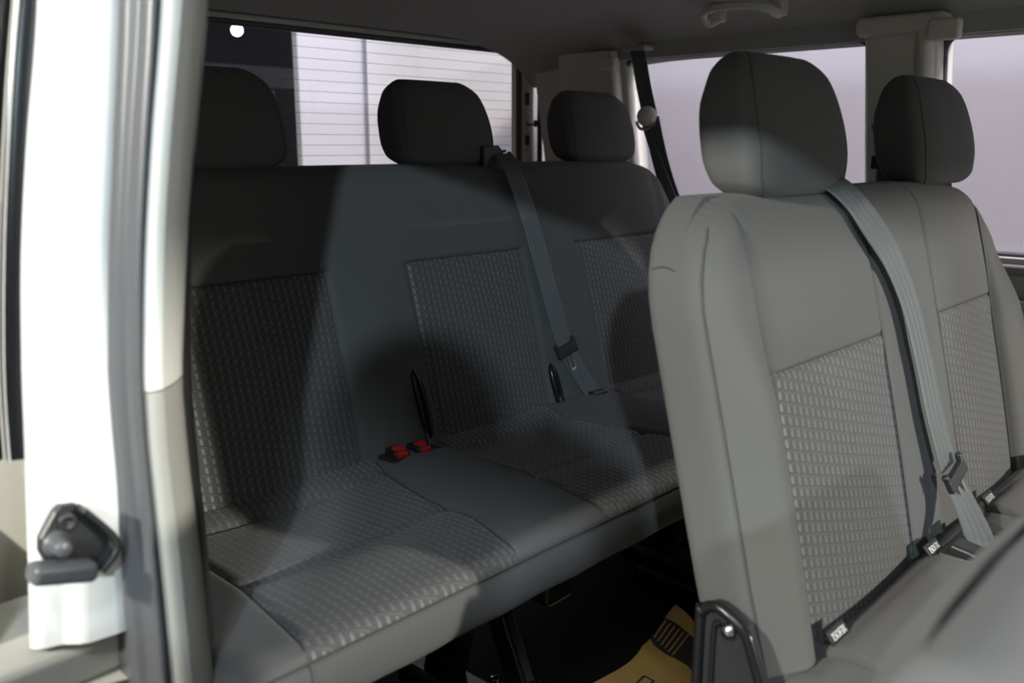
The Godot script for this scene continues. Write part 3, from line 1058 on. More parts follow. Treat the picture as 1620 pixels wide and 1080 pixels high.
func van_shell() -> void:
	struct("floor", box(Vector3(1.22, FLOOR - 0.03, -0.2), Vector3(1.86, 0.06, 3.4), 0.01), M.floor_vinyl, "glossy black vinyl floor under the benches", "floor")
	# roof lining with thickness
	var rows := []
	var over := []
	for i in 41:
		var z := lerpf(-1.875, 1.5, pow(i / 40.0, 1.4))
		var line := PackedVector3Array()
		var up := PackedVector3Array()
		for j in 41:
			var x := lerpf(0.34, 2.075, j / 40.0)
			line.append(Vector3(x, head_y(x, z), z))
			up.append(Vector3(x, 1.61 - 0.07 * pow(absf((x - 1.2) / 0.87), 6.0) - 0.05 * soft(-1.5, -1.875, z), z))
		rows.append(line)
		over.append(up)
	struct("ceiling", grid(rows, [], Vector3.DOWN), M.headliner, "grey felt roof lining of the van", "ceiling")
	struct("roof", grid(over, [], Vector3.UP), M.white_paint, "white outer skin of the van roof", "roof")
	# far side: wall under the windows, header above, pillars between
	var low := struct("wall_side", side_slab(-1.88, 1.5, 0.04, 0.868, 0.03), M.beige_trim, "beige plastic wall lining below the side windows", "wall")
	part("ledge", rbox(Vector3(2.098, 0.845, -0.19), Vector3(0.035, 0.022, 3.3), 0.008), M.grey_trim, low)
	part("recess_rail", rbox(Vector3(2.095, 0.775, -0.19), Vector3(0.05, 0.02, 3.3), 0.006), M.grey_trim, low)
	part("recess_rail", rbox(Vector3(2.10, 0.69, -0.19), Vector3(0.05, 0.03, 3.3), 0.006), M.grey_trim, low)
	struct("trim_1", side_slab(-1.88, 1.5, 1.322, 1.55, 0.012), M.headliner, "grey lining strip above the side windows", "trim")
	var pil := struct("trim_2", join([side_slab(-0.845, -0.695, 0.86, 1.35, 0.045), rbox(Vector3(2.0, 1.345, -0.765), Vector3(0.06, 0.04, 0.185), 0.014)]), M.beige_trim, "beige pillar trim between the two side windows", "trim")
	part("raised_panel", join([side_slab(-0.735, -0.700, 0.95, 1.33, 0.060)]), M.beige_trim, pil)
	part("cap", rbox(Vector3(1.972, 1.327, -0.672), Vector3(0.03, 0.042, 0.062), 0.008), M.beige_trim, pil)
	var dp := struct("trim_3", side_slab(-1.84, -1.50, 0.86, 1.36, 0.004), M.beige_trim, "beige corner pillar trim beside the tailgate window", "trim")
	part("raised_panel", side_slab(-1.715, -1.52, 0.86, 1.345, 0.040), M.beige_trim, dp)
	part("cap", rbox(Vector3(1.992, 1.312, -1.525), Vector3(0.03, 0.032, 0.05), 0.008), M.beige_trim, dp)
	struct("trim_4", side_slab(0.75, 0.90, 0.86, 1.35, 0.045), M.beige_trim, "beige pillar trim beside the cab", "trim")
	# windows on the far side
	var wz := [[-1.515, -0.842], [-0.698, 0.752], [0.898, 1.45]]
	for i in 3:
		var w := struct("window_%d" % (i + 2), side_glass(wz[i][0] - 0.01, wz[i][1] + 0.01, 0.855, 1.335), M.window_glass, ["tinted side window beside the rear bench", "tinted side window beside the middle bench", "tinted side window of the cab"][i], "window")
		part("gasket", side_frame(wz[i][0], wz[i][1], 0.868, 1.328), M.rubber, w)
	# tailgate
	var zt := -1.885
	var gate := struct("wall_rear", join([box(Vector3(1.2, 1.46, zt - 0.035), Vector3(1.9, 0.165, 0.07)), box(Vector3(0.335, 1.0, zt - 0.03), Vector3(0.14, 0.9, 0.07)), box(Vector3(2.115, 1.0, zt - 0.03), Vector3(0.11, 0.9, 0.07))]), M.beige_trim, "beige inner lining of the tailgate round the rear window", "wall")
	part("lower_panel", box(Vector3(1.2, 0.41, zt - 0.03), Vector3(1.9, 0.70, 0.07)), M.black_plastic, gate, "black lower tailgate panel")
	var rear := struct("window_1", grid([PackedVector3Array([Vector3(0.38, 0.74, zt - 0.03), Vector3(2.07, 0.74, zt - 0.03)]), PackedVector3Array([Vector3(0.38, 1.40, zt - 0.03), Vector3(2.07, 1.40, zt - 0.03)])], [], Vector3(0, 0, 1)), M.window_glass, "rear window with thin heating lines behind the rear bench", "window")
	for k in 24:
		part("heating_line", rbox(Vector3(1.22, 1.356 - 0.0255 * k, zt - 0.027), Vector3(1.62, 0.0009, 0.0008), 0.0003, Basis.IDENTITY, 1), M.heating_print, rear)
	var gp := []
	var r := 0.055
	for c in [[0.41 + r, 0.77 + r, PI, 1.5 * PI], [2.040 - r, 0.77 + r, 1.5 * PI, TAU], [2.040 - r, 1.368 - r, 0.0, 0.5 * PI], [0.41 + r, 1.368 - r, 0.5 * PI, PI]]:
		for i in 8:
			var a: float = lerpf(c[2], c[3], i / 7.0)
			gp.append(Vector3(c[0] + r * cos(a), c[1] + r * sin(a), zt - 0.012))
	gp.append(gp[0])
	part("gasket", tube(gp, 0.009, 8), M.rubber, rear, "black rubber window gasket")
	part("frame", join([box(Vector3(2.062, 1.06, zt + 0.004), Vector3(0.036, 0.62, 0.02), 0.006), box(Vector3(1.22, 1.392, zt + 0.004), Vector3(1.68, 0.040, 0.02), 0.006)]), M.beige_trim, rear)
	part("catch", rbox(Vector3(2.05, 1.235, zt + 0.014), Vector3(0.012, 0.036, 0.012), 0.003), M.black_plastic, rear)
	part("catch", rbox(Vector3(2.05, 1.115, zt + 0.014), Vector3(0.012, 0.03, 0.012), 0.003), M.black_plastic, rear)
	part("strap_hook", join([tube(smooth_path([Vector3(2.045, 1.163, zt + 0.015), Vector3(2.058, 1.160, zt + 0.022), Vector3(2.072, 1.163, zt + 0.026)], 4), 0.003, 8), rbox(Vector3(2.074, 1.164, zt + 0.026), Vector3(0.010, 0.020, 0.012), 0.003)]), M.black_plastic, rear)
	var seal := []
	for q in [[0.62], [0.9], [1.2], [1.335]]:
		seal.append(Vector3(2.088, q[0], zt + 0.03))
	seal.append(Vector3(2.078, 1.362, zt + 0.03))
	seal.append(Vector3(2.04, 1.378, zt + 0.03))
	seal.append(Vector3(1.6, 1.386, zt + 0.03))
	seal.append(Vector3(0.9, 1.386, zt + 0.03))
	seal.append(Vector3(0.45, 1.38, zt + 0.03))
	struct("trim_5", tube(smooth_path(seal, 6), 0.008, 10), M.rubber, "black rubber seal round the tailgate opening", "trim")
	# near side: rear quarter, roof rail over the doorway, B pillar and cab door
	struct("wall_door", join([box(Vector3(0.343, 0.5, -1.40), Vector3(0.085, 1.0, 0.98), 0.012), box(Vector3(0.435, 1.27, -1.42), Vector3(0.07, 0.56, 0.94), 0.012), box(Vector3(0.385, 0.985, -1.42), Vector3(0.16, 0.09, 0.94), 0.012)]), M.grey_trim, "grey side lining behind the sliding door opening", "wall")
	struct("trim_6", rbox(Vector3(0.345, 1.470, 0.32), Vector3(0.12, 0.17, 2.4), 0.02), M.white_paint, "white roof rail above the sliding door opening", "trim")
	struct("trim_7", rbox(Vector3(0.315, 0.70, 0.44), Vector3(0.12, 1.42, 0.14), 0.03), M.white_paint, "white door pillar at the cab end of the doorway", "trim")
	struct("door_2", join([rbox(Vector3(0.28, 0.45, 1.0), Vector3(0.10, 0.9, 1.0), 0.03), rbox(Vector3(0.33, 1.15, 1.45), Vector3(0.08, 0.5, 0.08), 0.02)]), M.white_paint, "white cab door of the van", "door")
	struct("wall_cab", join([box(Vector3(1.22, 0.50, 1.5), Vector3(1.86, 0.88, 0.08), 0.02), box(Vector3(1.22, 1.465, 1.5), Vector3(1.86, 0.265, 0.08), 0.02)]), M.grey_trim, "grey dashboard wall at the cab end of the van", "wall")

# door pillar beside the camera: jamb, seal and trim, each a swept strip
const LV := [-0.35, 0.45, 0.55, 0.62, 0.68, 0.74, 0.80, 0.84, 0.87, 0.90, 0.93, 1.0, 1.1, 1.2, 1.28, 1.42]
const LA := [0.2336, 0.2336, 0.2336, 0.2386, 0.2437, 0.249, 0.2538, 0.257, 0.2591, 0.2613, 0.264, 0.2712, 0.2862, 0.3045, 0.3157, 0.3345]
const LB := [0.3154, 0.3154, 0.3157, 0.3168, 0.3174, 0.3198, 0.3231, 0.3232, 0.3237, 0.3244, 0.3271, 0.3337, 0.3468, 0.3607, 0.3695, 0.387]
const LC := [0.3423, 0.3423, 0.3423, 0.3423, 0.3421, 0.3411, 0.3398, 0.3393, 0.3401, 0.3411, 0.3439, 0.3512, 0.3654, 0.3823, 0.3936, 0.4115]
const LD := [0.3619, 0.3619, 0.3619, 0.3615, 0.3605, 0.3595, 0.3573, 0.3567, 0.3574, 0.3583, 0.361, 0.368, 0.3823, 0.3999, 0.4121, 0.430]
const LE := [0.4028, 0.4028, 0.4013, 0.3991, 0.3979, 0.3956, 0.3931, 0.3924, 0.3924, 0.3944, 0.3979, 0.4067, 0.4218, 0.4395, 0.4541, 0.472]
const LF := [0.4436, 0.4435, 0.4432, 0.4434, 0.4432, 0.442, 0.4406, 0.4404, 0.4408, 0.4427, 0.4446, 0.4503, 0.4634, 0.4812, 0.4938, 0.512]

func edge_x(line: Array, y: float) -> float:
	var i := 0
	while i < LV.size() - 2 and y > LV[i + 1]:
		i += 1
	var p0: float = line[maxi(i - 1, 0)]
	var p3: float = line[mini(i + 2, LV.size() - 1)]
	var a: float = LV[i]
	var b: float = LV[i + 1]
	return cubic_interpolate_in_time(line[i], line[i + 1], p0, p3, clampf((y - a) / (b - a), 0.0, 1.0), b - a, LV[maxi(i - 1, 0)] - a, LV[mini(i + 2, LV.size() - 1)] - a)

func sweep(sect: Callable, y0: float, y1: float, n := 60) -> ArrayMesh:
	var rings := []
	for i in n + 1:
		var y := lerpf(y0, y1, float(i) / n)
		var ring := PackedVector3Array()
		for q in sect.call(y):
			ring.append(Vector3(q.x, y, q.y))
		rings.append(ring)
	return loft(rings)

func door_pillar() -> void:
	# white jamb, with a shallow bead along its outer edge
	var jamb := func(y: float) -> Array:
		var a := edge_x(LA, y)
		var b := edge_x(LB, y)
		return [Vector2(a + 0.06, -0.95), Vector2(a, -0.833), Vector2(a + 0.003, -0.826), Vector2(a + 0.010, -0.821), Vector2(a + 0.022, -0.818), Vector2(a + 0.026, -0.814), Vector2(a + 0.034, -0.806), Vector2(a + 0.042, -0.802), Vector2(b - 0.010, -0.799), Vector2(b + 0.008, -0.798), Vector2(b + 0.010, -0.95)]
	var p := struct("trim_8", sweep(jamb, 0.652, 1.42, 70), M.white_paint, "white painted door jamb with a black door stop screwed to it", "trim")
	part("lower_jamb", join([sweep(func(y: float) -> Array:
		var a := edge_x(LA, y) - 0.004
		var b := edge_x(LB, y)
		return [Vector2(a + 0.06, -0.95), Vector2(a, -0.84), Vector2(a + 0.012, -0.825), Vector2(b + 0.006, -0.80), Vector2(b + 0.008, -0.95)], -0.3, 0.600, 20), rbox(Vector3(0.262, 0.628, -0.88), Vector3(0.125, 0.048, 0.12), 0.012, Basis(Vector3.RIGHT, 0.12))]), M.grey_trim, p)
	# rubber seal: a double bead
	var bead := func(y: float) -> Array:
		var b := edge_x(LB, y) - 0.002
		var c := edge_x(LC, y) + 0.001
		var w := c - b
		return [Vector2(b, -0.82), Vector2(b, -0.80), Vector2(b + w * 0.06, -0.791), Vector2(b + w * 0.20, -0.787), Vector2(b + w * 0.36, -0.785), Vector2(b + w * 0.42, -0.782), Vector2(b + w * 0.48, -0.775), Vector2(b + w * 0.56, -0.770), Vector2(b + w * 0.68, -0.768), Vector2(b + w * 0.80, -0.769), Vector2(b + w * 0.88, -0.773), Vector2(b + w * 0.93, -0.772), Vector2(c, -0.778), Vector2(c, -0.82)]
	struct("trim_9", sweep(bead, -0.3, 1.42, 80), M.rubber, "dark rubber door seal running along the white jamb", "trim")
	var cover := func(y: float) -> Array:
		var c := edge_x(LC, y)
		var d := edge_x(LD, y)
		var e := edge_x(LE, y)
		return [Vector2(c, -0.82), Vector2(c, -0.772), Vector2(c + 0.002, -0.768), Vector2(lerpf(c, d, 0.5), -0.7665), Vector2(d - 0.003, -0.7668), Vector2(d - 0.0005, -0.7678), Vector2(d + 0.0015, -0.7700), Vector2(lerpf(d, e, 0.35), -0.778), Vector2(lerpf(d, e, 0.7), -0.791), Vector2(e, -0.804), Vector2(e + 0.001, -0.86), Vector2(c, -0.86)]
	struct("trim_10", sweep(cover, 0.886, 1.42, 60), M.pale_plastic, "pale upper pillar cover beside the door seal", "trim")
	struct("trim_11", sweep(cover, -0.3, 0.8845, 60), M.grey_trim, "greyish lower pillar cover beside the door seal", "trim")
	var inner := func(y: float) -> Array:  # dark strip painted for the shade on the pillar's inner side
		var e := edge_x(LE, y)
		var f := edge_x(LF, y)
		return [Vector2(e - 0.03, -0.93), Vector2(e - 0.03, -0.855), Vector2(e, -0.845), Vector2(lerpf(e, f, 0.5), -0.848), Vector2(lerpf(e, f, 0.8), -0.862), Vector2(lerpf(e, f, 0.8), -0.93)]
	struct("trim_12", sweep(inner, -0.3, 1.42, 60), M.black_plastic, "dark strip standing in for the shade along the inner edge of the door pillar", "trim")
	# door stop screwed to the jamb
	var t := thing("door_stop", "black plastic door stop with a screw and round pin on the white jamb", "door stop", Vector3(0.275, 0.72, -0.79))
	var poly := []
	for q in [[0.264, 0.793], [0.270, 0.797], [0.284, 0.795], [0.290, 0.790], [0.309, 0.762], [0.312, 0.752], [0.3115, 0.740], [0.294, 0.724], [0.270, 0.730], [0.252, 0.741], [0.2465, 0.757], [0.248, 0.770]]:
		poly.append(Vector2(0.276, 0.758) + (Vector2(q[0], q[1]) - Vector2(0.279, 0.758)) * 0.9)
	part("base_plate", prism(poly, Vector3(0, 0, -0.803), Vector3(1, 0, 0), Vector3(0, 1, 0), Vector3(0, 0, 1), 0.010, 0.002), M.black_plastic, t)
	var wall := []
	for q in [[0.282, 0.789], [0.304, 0.759], [0.3055, 0.743], [0.291, 0.728]]:
		wall.append(Vector3(q[0], q[1], -0.786))
	part("raised_edge", ribbon(smooth_path(wall, 6), Array(range(19)).map(func(_i): return Vector3(0, 0, 0.010)), 0.005), M.black_plastic, t)
	part("bumper", rbox(Vector3(0.2590, 0.7390, -0.780), Vector3(0.055, 0.0180, 0.024), 0.0055, Basis(Vector3.BACK, -0.27)), M.rubber, t, "dark rubber bumper")
	part("screw", lathe(Vector3(0.2720, 0.7775, -0.793), Vector3(0, 0, 1), [[0.0085, -0.001], [0.0085, 0.002], [0.0070, 0.0035], [0.0034, 0.0035], [0.0030, 0.001], [0.0, 0.001]], 18), M.black_plastic, t)
	part("pin", lathe(Vector3(0.2610, 0.7600, -0.794), Vector3(0, 0, 1), [[0.0125, -0.001], [0.012, 0.004], [0.0085, 0.006], [0.008, 0.016], [0.006, 0.019], [0.0, 0.0195]], 18), M.rubber, t)
	# the sliding door, pushed back along the outside of the van
	var d := struct("door_1", join([
		rbox(Vector3(0.186, 0.20, -1.36), Vector3(0.075, 1.05, 0.96), 0.02),
		rbox(Vector3(0.212, 0.755, -0.925), Vector3(0.05, 0.10, 0.10), 0.02)]), M.white_paint, "white sliding door pushed open along the outside of the van", "door")
	var frame := []
	for q in [[0.262, 0.815], [0.2665, 0.90], [0.280, 1.02], [0.300, 1.15], [0.318, 1.25], [0.330, 1.34]]:
		frame.append(Vector3(q[0] + 0.004, q[1], -0.885))
	part("window_edge", ribbon(smooth_path(frame, 6), Array(range(31)).map(func(_i): return Vector3(0.0085, 0, 0.004)), 0.012), M.gloss_black, d, "glossy black window edge")
	var bright := []
	for v in frame:
		bright.append(v + Vector3(-0.0095, 0, 0.006))
	part("bright_strip", tube(smooth_path(bright, 6), 0.0022, 8), M.chrome, d)
	var pane := []
	for v in frame:
		pane.append(v + Vector3(-0.052, 0, -0.004))
	part("window_return", ribbon(smooth_path(pane, 6), Array(range(31)).map(func(_i): return Vector3(0.042, 0, -0.004)), 0.006), M.gloss_black, d, "dark glass edge of the sliding door window")
	part("recess", rbox(Vector3(0.216, 0.66, -0.872), Vector3(0.022, 0.14, 0.02), 0.006), M.grey_trim, d)

# ------------------------------------------------------------------ other things in the van
func paper_mat() -> void:
	# printed kraft paper: a shoe sole with a barred heel, and outline letters
	var n := 768
	var img := Image.create(n, n, true, Image.FORMAT_RGB8)
	var kraft := Color8(212, 170, 92)
	var ink := Color8(58, 50, 42)
	var fn := FastNoiseLite.new()
	fn.seed = 11
	fn.frequency = 0.02
	var spot := func(x: float, z: float) -> Vector2:
		return Vector2((x - 0.9) / 0.7, (z + 1.0) / 0.7)
	var sole := PackedVector2Array()
	for q in [[1.426, -0.957], [1.407, -0.933], [1.396, -0.900], [1.398, -0.875], [1.394, -0.847], [1.377, -0.815], [1.354, -0.785], [1.335, -0.74], [1.333, -0.69], [1.35, -0.655], [1.385, -0.645], [1.42, -0.67], [1.435, -0.72], [1.440, -0.77], [1.446, -0.815], [1.477, -0.866], [1.492, -0.903], [1.506, -0.943], [1.505, -0.972], [1.49, -0.99], [1.45, -0.985]]:
		sole.append(spot.call(q[0], q[1]) * n)
	for y in n:
		for x in n:
			var c := kraft
			var v := 1.0 + 0.06 * fn.get_noise_2d(x, y) + (rng.randf() - 0.5) * 0.03
			if Geometry2D.is_point_in_polygon(Vector2(x, y), sole):
				c = ink
			img.set_pixel(x, y, Color(c.r * v, c.g * v, c.b * v))
	var draw := func(a: Vector2, b: Vector2, wide: float, c: Color):
		var k := int(a.distance_to(b)) * 2 + 1
		for q in k:
			var p := a.lerp(b, float(q) / k)
			for dy in range(-int(wide), int(wide) + 1):
				for dx in range(-int(wide), int(wide) + 1):
					var xx := int(p.x) + dx
					var yy := int(p.y) + dy
					if xx >= 0 and yy >= 0 and xx < n and yy < n and dx * dx + dy * dy <= wide * wide:
						img.set_pixel(xx, yy, c)
	for k in 6:
		var z := -0.964 + 0.0124 * k
		draw.call(spot.call(1.497 - 0.0016 * k, z) * n, spot.call(1.432 - 0.0054 * k, z + 0.016) * n, 1.6, kraft)
	for k in 5:
		var z: float = -0.885 + 0.040 * k
		var c4 := [Vector2(1.308 + 0.008 * k, z), Vector2(1.308 + 0.008 * k, z + 0.022), Vector2(1.22 + 0.008 * k, z + 0.034), Vector2(1.22 + 0.008 * k, z + 0.012)]
		for m in 4:
			draw.call(spot.call(c4[m].x, c4[m].y) * n, spot.call(c4[(m + 1) % 4].x, c4[(m + 1) % 4].y) * n, 2.0, ink)
	img.generate_mipmaps()
	var pm := mat("kraft_paper", Color.WHITE, 0.75)
	pm.albedo_texture = ImageTexture.create_from_image(img)
	# the sheet has a bent edge and its far corner stands up a little
	var edge := [[1.00, -0.955], [1.10, -0.950], [1.228, -0.938], [1.29, -0.932], [1.359, -0.932], [1.395, -0.944], [1.428, -0.953], [1.499, -0.970], [1.562, -0.983]]
	var rows := []
	var under := []
	var uvs := []
	for i in 33:
		var line := PackedVector3Array()
		var lo := PackedVector3Array()
		var uv := PackedVector2Array()
		var t: float = 0.30 * i / 32.0
		for j in 49:
			var x := lerpf(1.00, 1.562, j / 48.0)
			var z: float = lut(edge, x) + t
			var near := clampf((x - 1.25) / 0.31, 0.0, 1.0)
			x -= near * minf(6.0 * t * t, 0.12)
			var y := FLOOR + 0.003 + 0.006 * pow(sin(9.0 * x + 4.0 * t), 2.0) + 0.012 * exp(-pow((x - 1.37) / 0.03, 2.0)) * exp(-t / 0.10) + 0.010 * near * exp(-t / 0.05)
			line.append(Vector3(x, y, z))
			lo.append(Vector3(x, y - 0.0008, z))
			uv.append(spot.call(x, z))
		rows.append(line)
		under.append(lo)
		uvs.append(uv)
	single("paper_mat", join([grid(rows, uvs, Vector3.UP), grid(under, uvs, Vector3.DOWN)]), pm, "kraft paper floor mat printed with a dark shoe sole, lying beneath the middle bench", "paper mat")

func grab_handle() -> void:
	var t := thing("grab_handle", "beige curved grab handle fixed to the roof lining above the side window", "handle", Vector3(1.90, 1.37, -1.09))
	var p := smooth_path([Vector3(1.905, 1.384, -1.148), Vector3(1.897, 1.373, -1.168), Vector3(1.872, 1.388, -1.168), Vector3(1.850, 1.396, -1.140), Vector3(1.842, 1.398, -1.10), Vector3(1.842, 1.397, -1.055), Vector3(1.852, 1.392, -1.018), Vector3(1.872, 1.384, -0.998), Vector3(1.90, 1.379, -0.996)], 6)
	var rr := []
	for i in p.size():
		var u := float(i) / (p.size() - 1)
		rr.append(0.0085 + 0.0025 * pow(absf(u - 0.5) * 2.0, 2.0))
	part("grip", tube(p, rr, 14), M.beige_trim, t)
	for z in [-1.150, -1.0]:
		part("mount", rbox(Vector3(1.905, 1.394, z), Vector3(0.03, 0.040, 0.034), 0.008), M.beige_trim, t)

func front_seat() -> void:
	var t := thing("front_seat", "grey front seat headrest and backrest leaning towards the middle bench", "seat", Vector3(0.66, FLOOR, 0.15))
	var pad := func(c: Vector3, half: Vector3, lean: float) -> ArrayMesh:
		var bs := Basis(Vector3.RIGHT, lean)
		var rings := []
		var n := 40
		for k in 17:
			var v: float = sin(PI / 2.0 * (-1.0 + 2.0 * k / 16.0))
			var e := pow(1.0 - pow(absf(v), 6.0), 0.5)
			var ring := PackedVector3Array()
			for j in n:
				var a := TAU * j / n
				var x := half.x * signf(cos(a)) * pow(absf(cos(a)), 0.4) * (0.86 + 0.14 * e)
				var z := half.z * signf(sin(a)) * pow(absf(sin(a)), 0.5) * e
				z += 0.02 * pow(absf(x) / half.x, 2.0)
				ring.append(c + bs * Vector3(x, v * half.y, z))
			rings.append(ring)
		return loft(rings)
	var rest := part("headrest", pad.call(Vector3(0.53, 0.785, -0.070), Vector3(0.165, 0.105, 0.055), -0.60), M.plain_cloth, t)
	for x in [0.47, 0.59]:
		part("post", tube([Vector3(x, 0.75, -0.05), Vector3(x, 0.63, 0.035)], 0.006, 10), M.steel, rest)
	part("backrest", pad.call(Vector3(0.60, 0.52, 0.145), Vector3(0.23, 0.20, 0.06), -0.60), M.plain_cloth, t)
	part("cushion", rbox(Vector3(0.66, 0.36, 0.50), Vector3(0.50, 0.14, 0.50), 0.05), M.plain_cloth, t)
	part("pedestal", rbox(Vector3(0.66, 0.20, 0.48), Vector3(0.40, 0.20, 0.40), 0.03), M.black_plastic, t)

# ------------------------------------------------------------------ the photographer, who stands behind the camera and shades the bench
# bones: [a, b, radius a, radius b]; joined by a smooth minimum and meshed as surface nets
func figure(bones: Array, cell: float, blend: float) -> ArrayMesh:
	var lo := Vector3.INF
	var hi := -Vector3.INF
	for b in bones:
		var m: float = maxf(b[2], b[3]) + cell * 3.0
		lo = lo.min(b[0] - Vector3.ONE * m).min(b[1] - Vector3.ONE * m)
		hi = hi.max(b[0] + Vector3.ONE * m).max(b[1] + Vector3.ONE * m)
	var n := Vector3i(((hi - lo) / cell).ceil()) + Vector3i.ONE
	var f := PackedFloat32Array()
	f.resize(n.x * n.y * n.z)
	f.fill(1.0)
	for b in bones:
		var pa: Vector3 = b[0]
		var pb: Vector3 = b[1]
		var m: float = maxf(b[2], b[3]) + cell * 2.5
		var i0 := Vector3i(((pa.min(pb) - Vector3.ONE * m - lo) / cell).floor()).clamp(Vector3i.ZERO, n - Vector3i.ONE)
		var i1 := Vector3i(((pa.max(pb) + Vector3.ONE * m - lo) / cell).ceil()).clamp(Vector3i.ZERO, n - Vector3i.ONE)
		var ab := pb - pa
		var l2 := maxf(ab.length_squared(), 1e-9)
		for z in range(i0.z, i1.z + 1):
			for y in range(i0.y, i1.y + 1):
				for x in range(i0.x, i1.x + 1):
					var p := lo + Vector3(x, y, z) * cell
					var t := clampf((p - pa).dot(ab) / l2, 0.0, 1.0)
					var d: float = p.distance_to(pa + ab * t) - lerpf(b[2], b[3], t)
					var k: int = x + n.x * (y + n.y * z)
					var o := f[k]
					var h := maxf(blend - absf(o - d), 0.0) / blend
					f[k] = minf(o, d) - h * h * blend * 0.25
	var at := {}
	var pv := PackedVector3Array()
	var pn := PackedVector3Array()
	var pu := PackedVector2Array()
	var idx := PackedInt32Array()
	var step := [1, n.x, n.x * n.y]
	for z in n.z - 1:
		for y in n.y - 1:
			for x in n.x - 1:
				var k: int = x + n.x * (y + n.y * z)
				var c := Vector3.ZERO
				var cnt := 0
				var neg := 0
				for q in 8:
					if f[k + (q & 1) * step[0] + ((q >> 1) & 1) * step[1] + (q >> 2) * step[2]] < 0.0:
						neg += 1
				if neg == 0 or neg == 8:
					continue
				for q in 8:
					for ax in 3:
						if q & (1 << ax):
							continue
						var ka: int = k + (q & 1) * step[0] + ((q >> 1) & 1) * step[1] + (q >> 2) * step[2]
						var va := f[ka]
						var vb := f[ka + step[ax]]
						if (va < 0.0) != (vb < 0.0):
							var e := Vector3(q & 1, (q >> 1) & 1, q >> 2)
							e[ax] += va / (va - vb)
							c += e
							cnt += 1
				at[k] = pv.size()
				pv.append(lo + (Vector3(x, y, z) + c / cnt) * cell)
				pn.append(Vector3(f[k + 1] - f[k], f[k + step[1]] - f[k], f[k + step[2]] - f[k]).normalized())
				pu.append(Vector2.ZERO)
	for k in at:
		for ax in 3:
			var va := f[k]
			var vb := f[k + step[ax]]
			if (va < 0.0) == (vb < 0.0):
				continue
			var u: int = step[(ax + 1) % 3]
			var v: int = step[(ax + 2) % 3]
			if not (at.has(k - u) and at.has(k - v) and at.has(k - u - v)):
				continue
			var a: int = at[k]
			var b: int = at[k - u]
			var c: int = at[k - u - v]
			var d: int = at[k - v]
			if va < 0.0:
				idx.append_array([a, c, b, a, d, c])
			else:
				idx.append_array([a, b, c, a, c, d])
	return to_mesh(pv, pn, pu, idx)

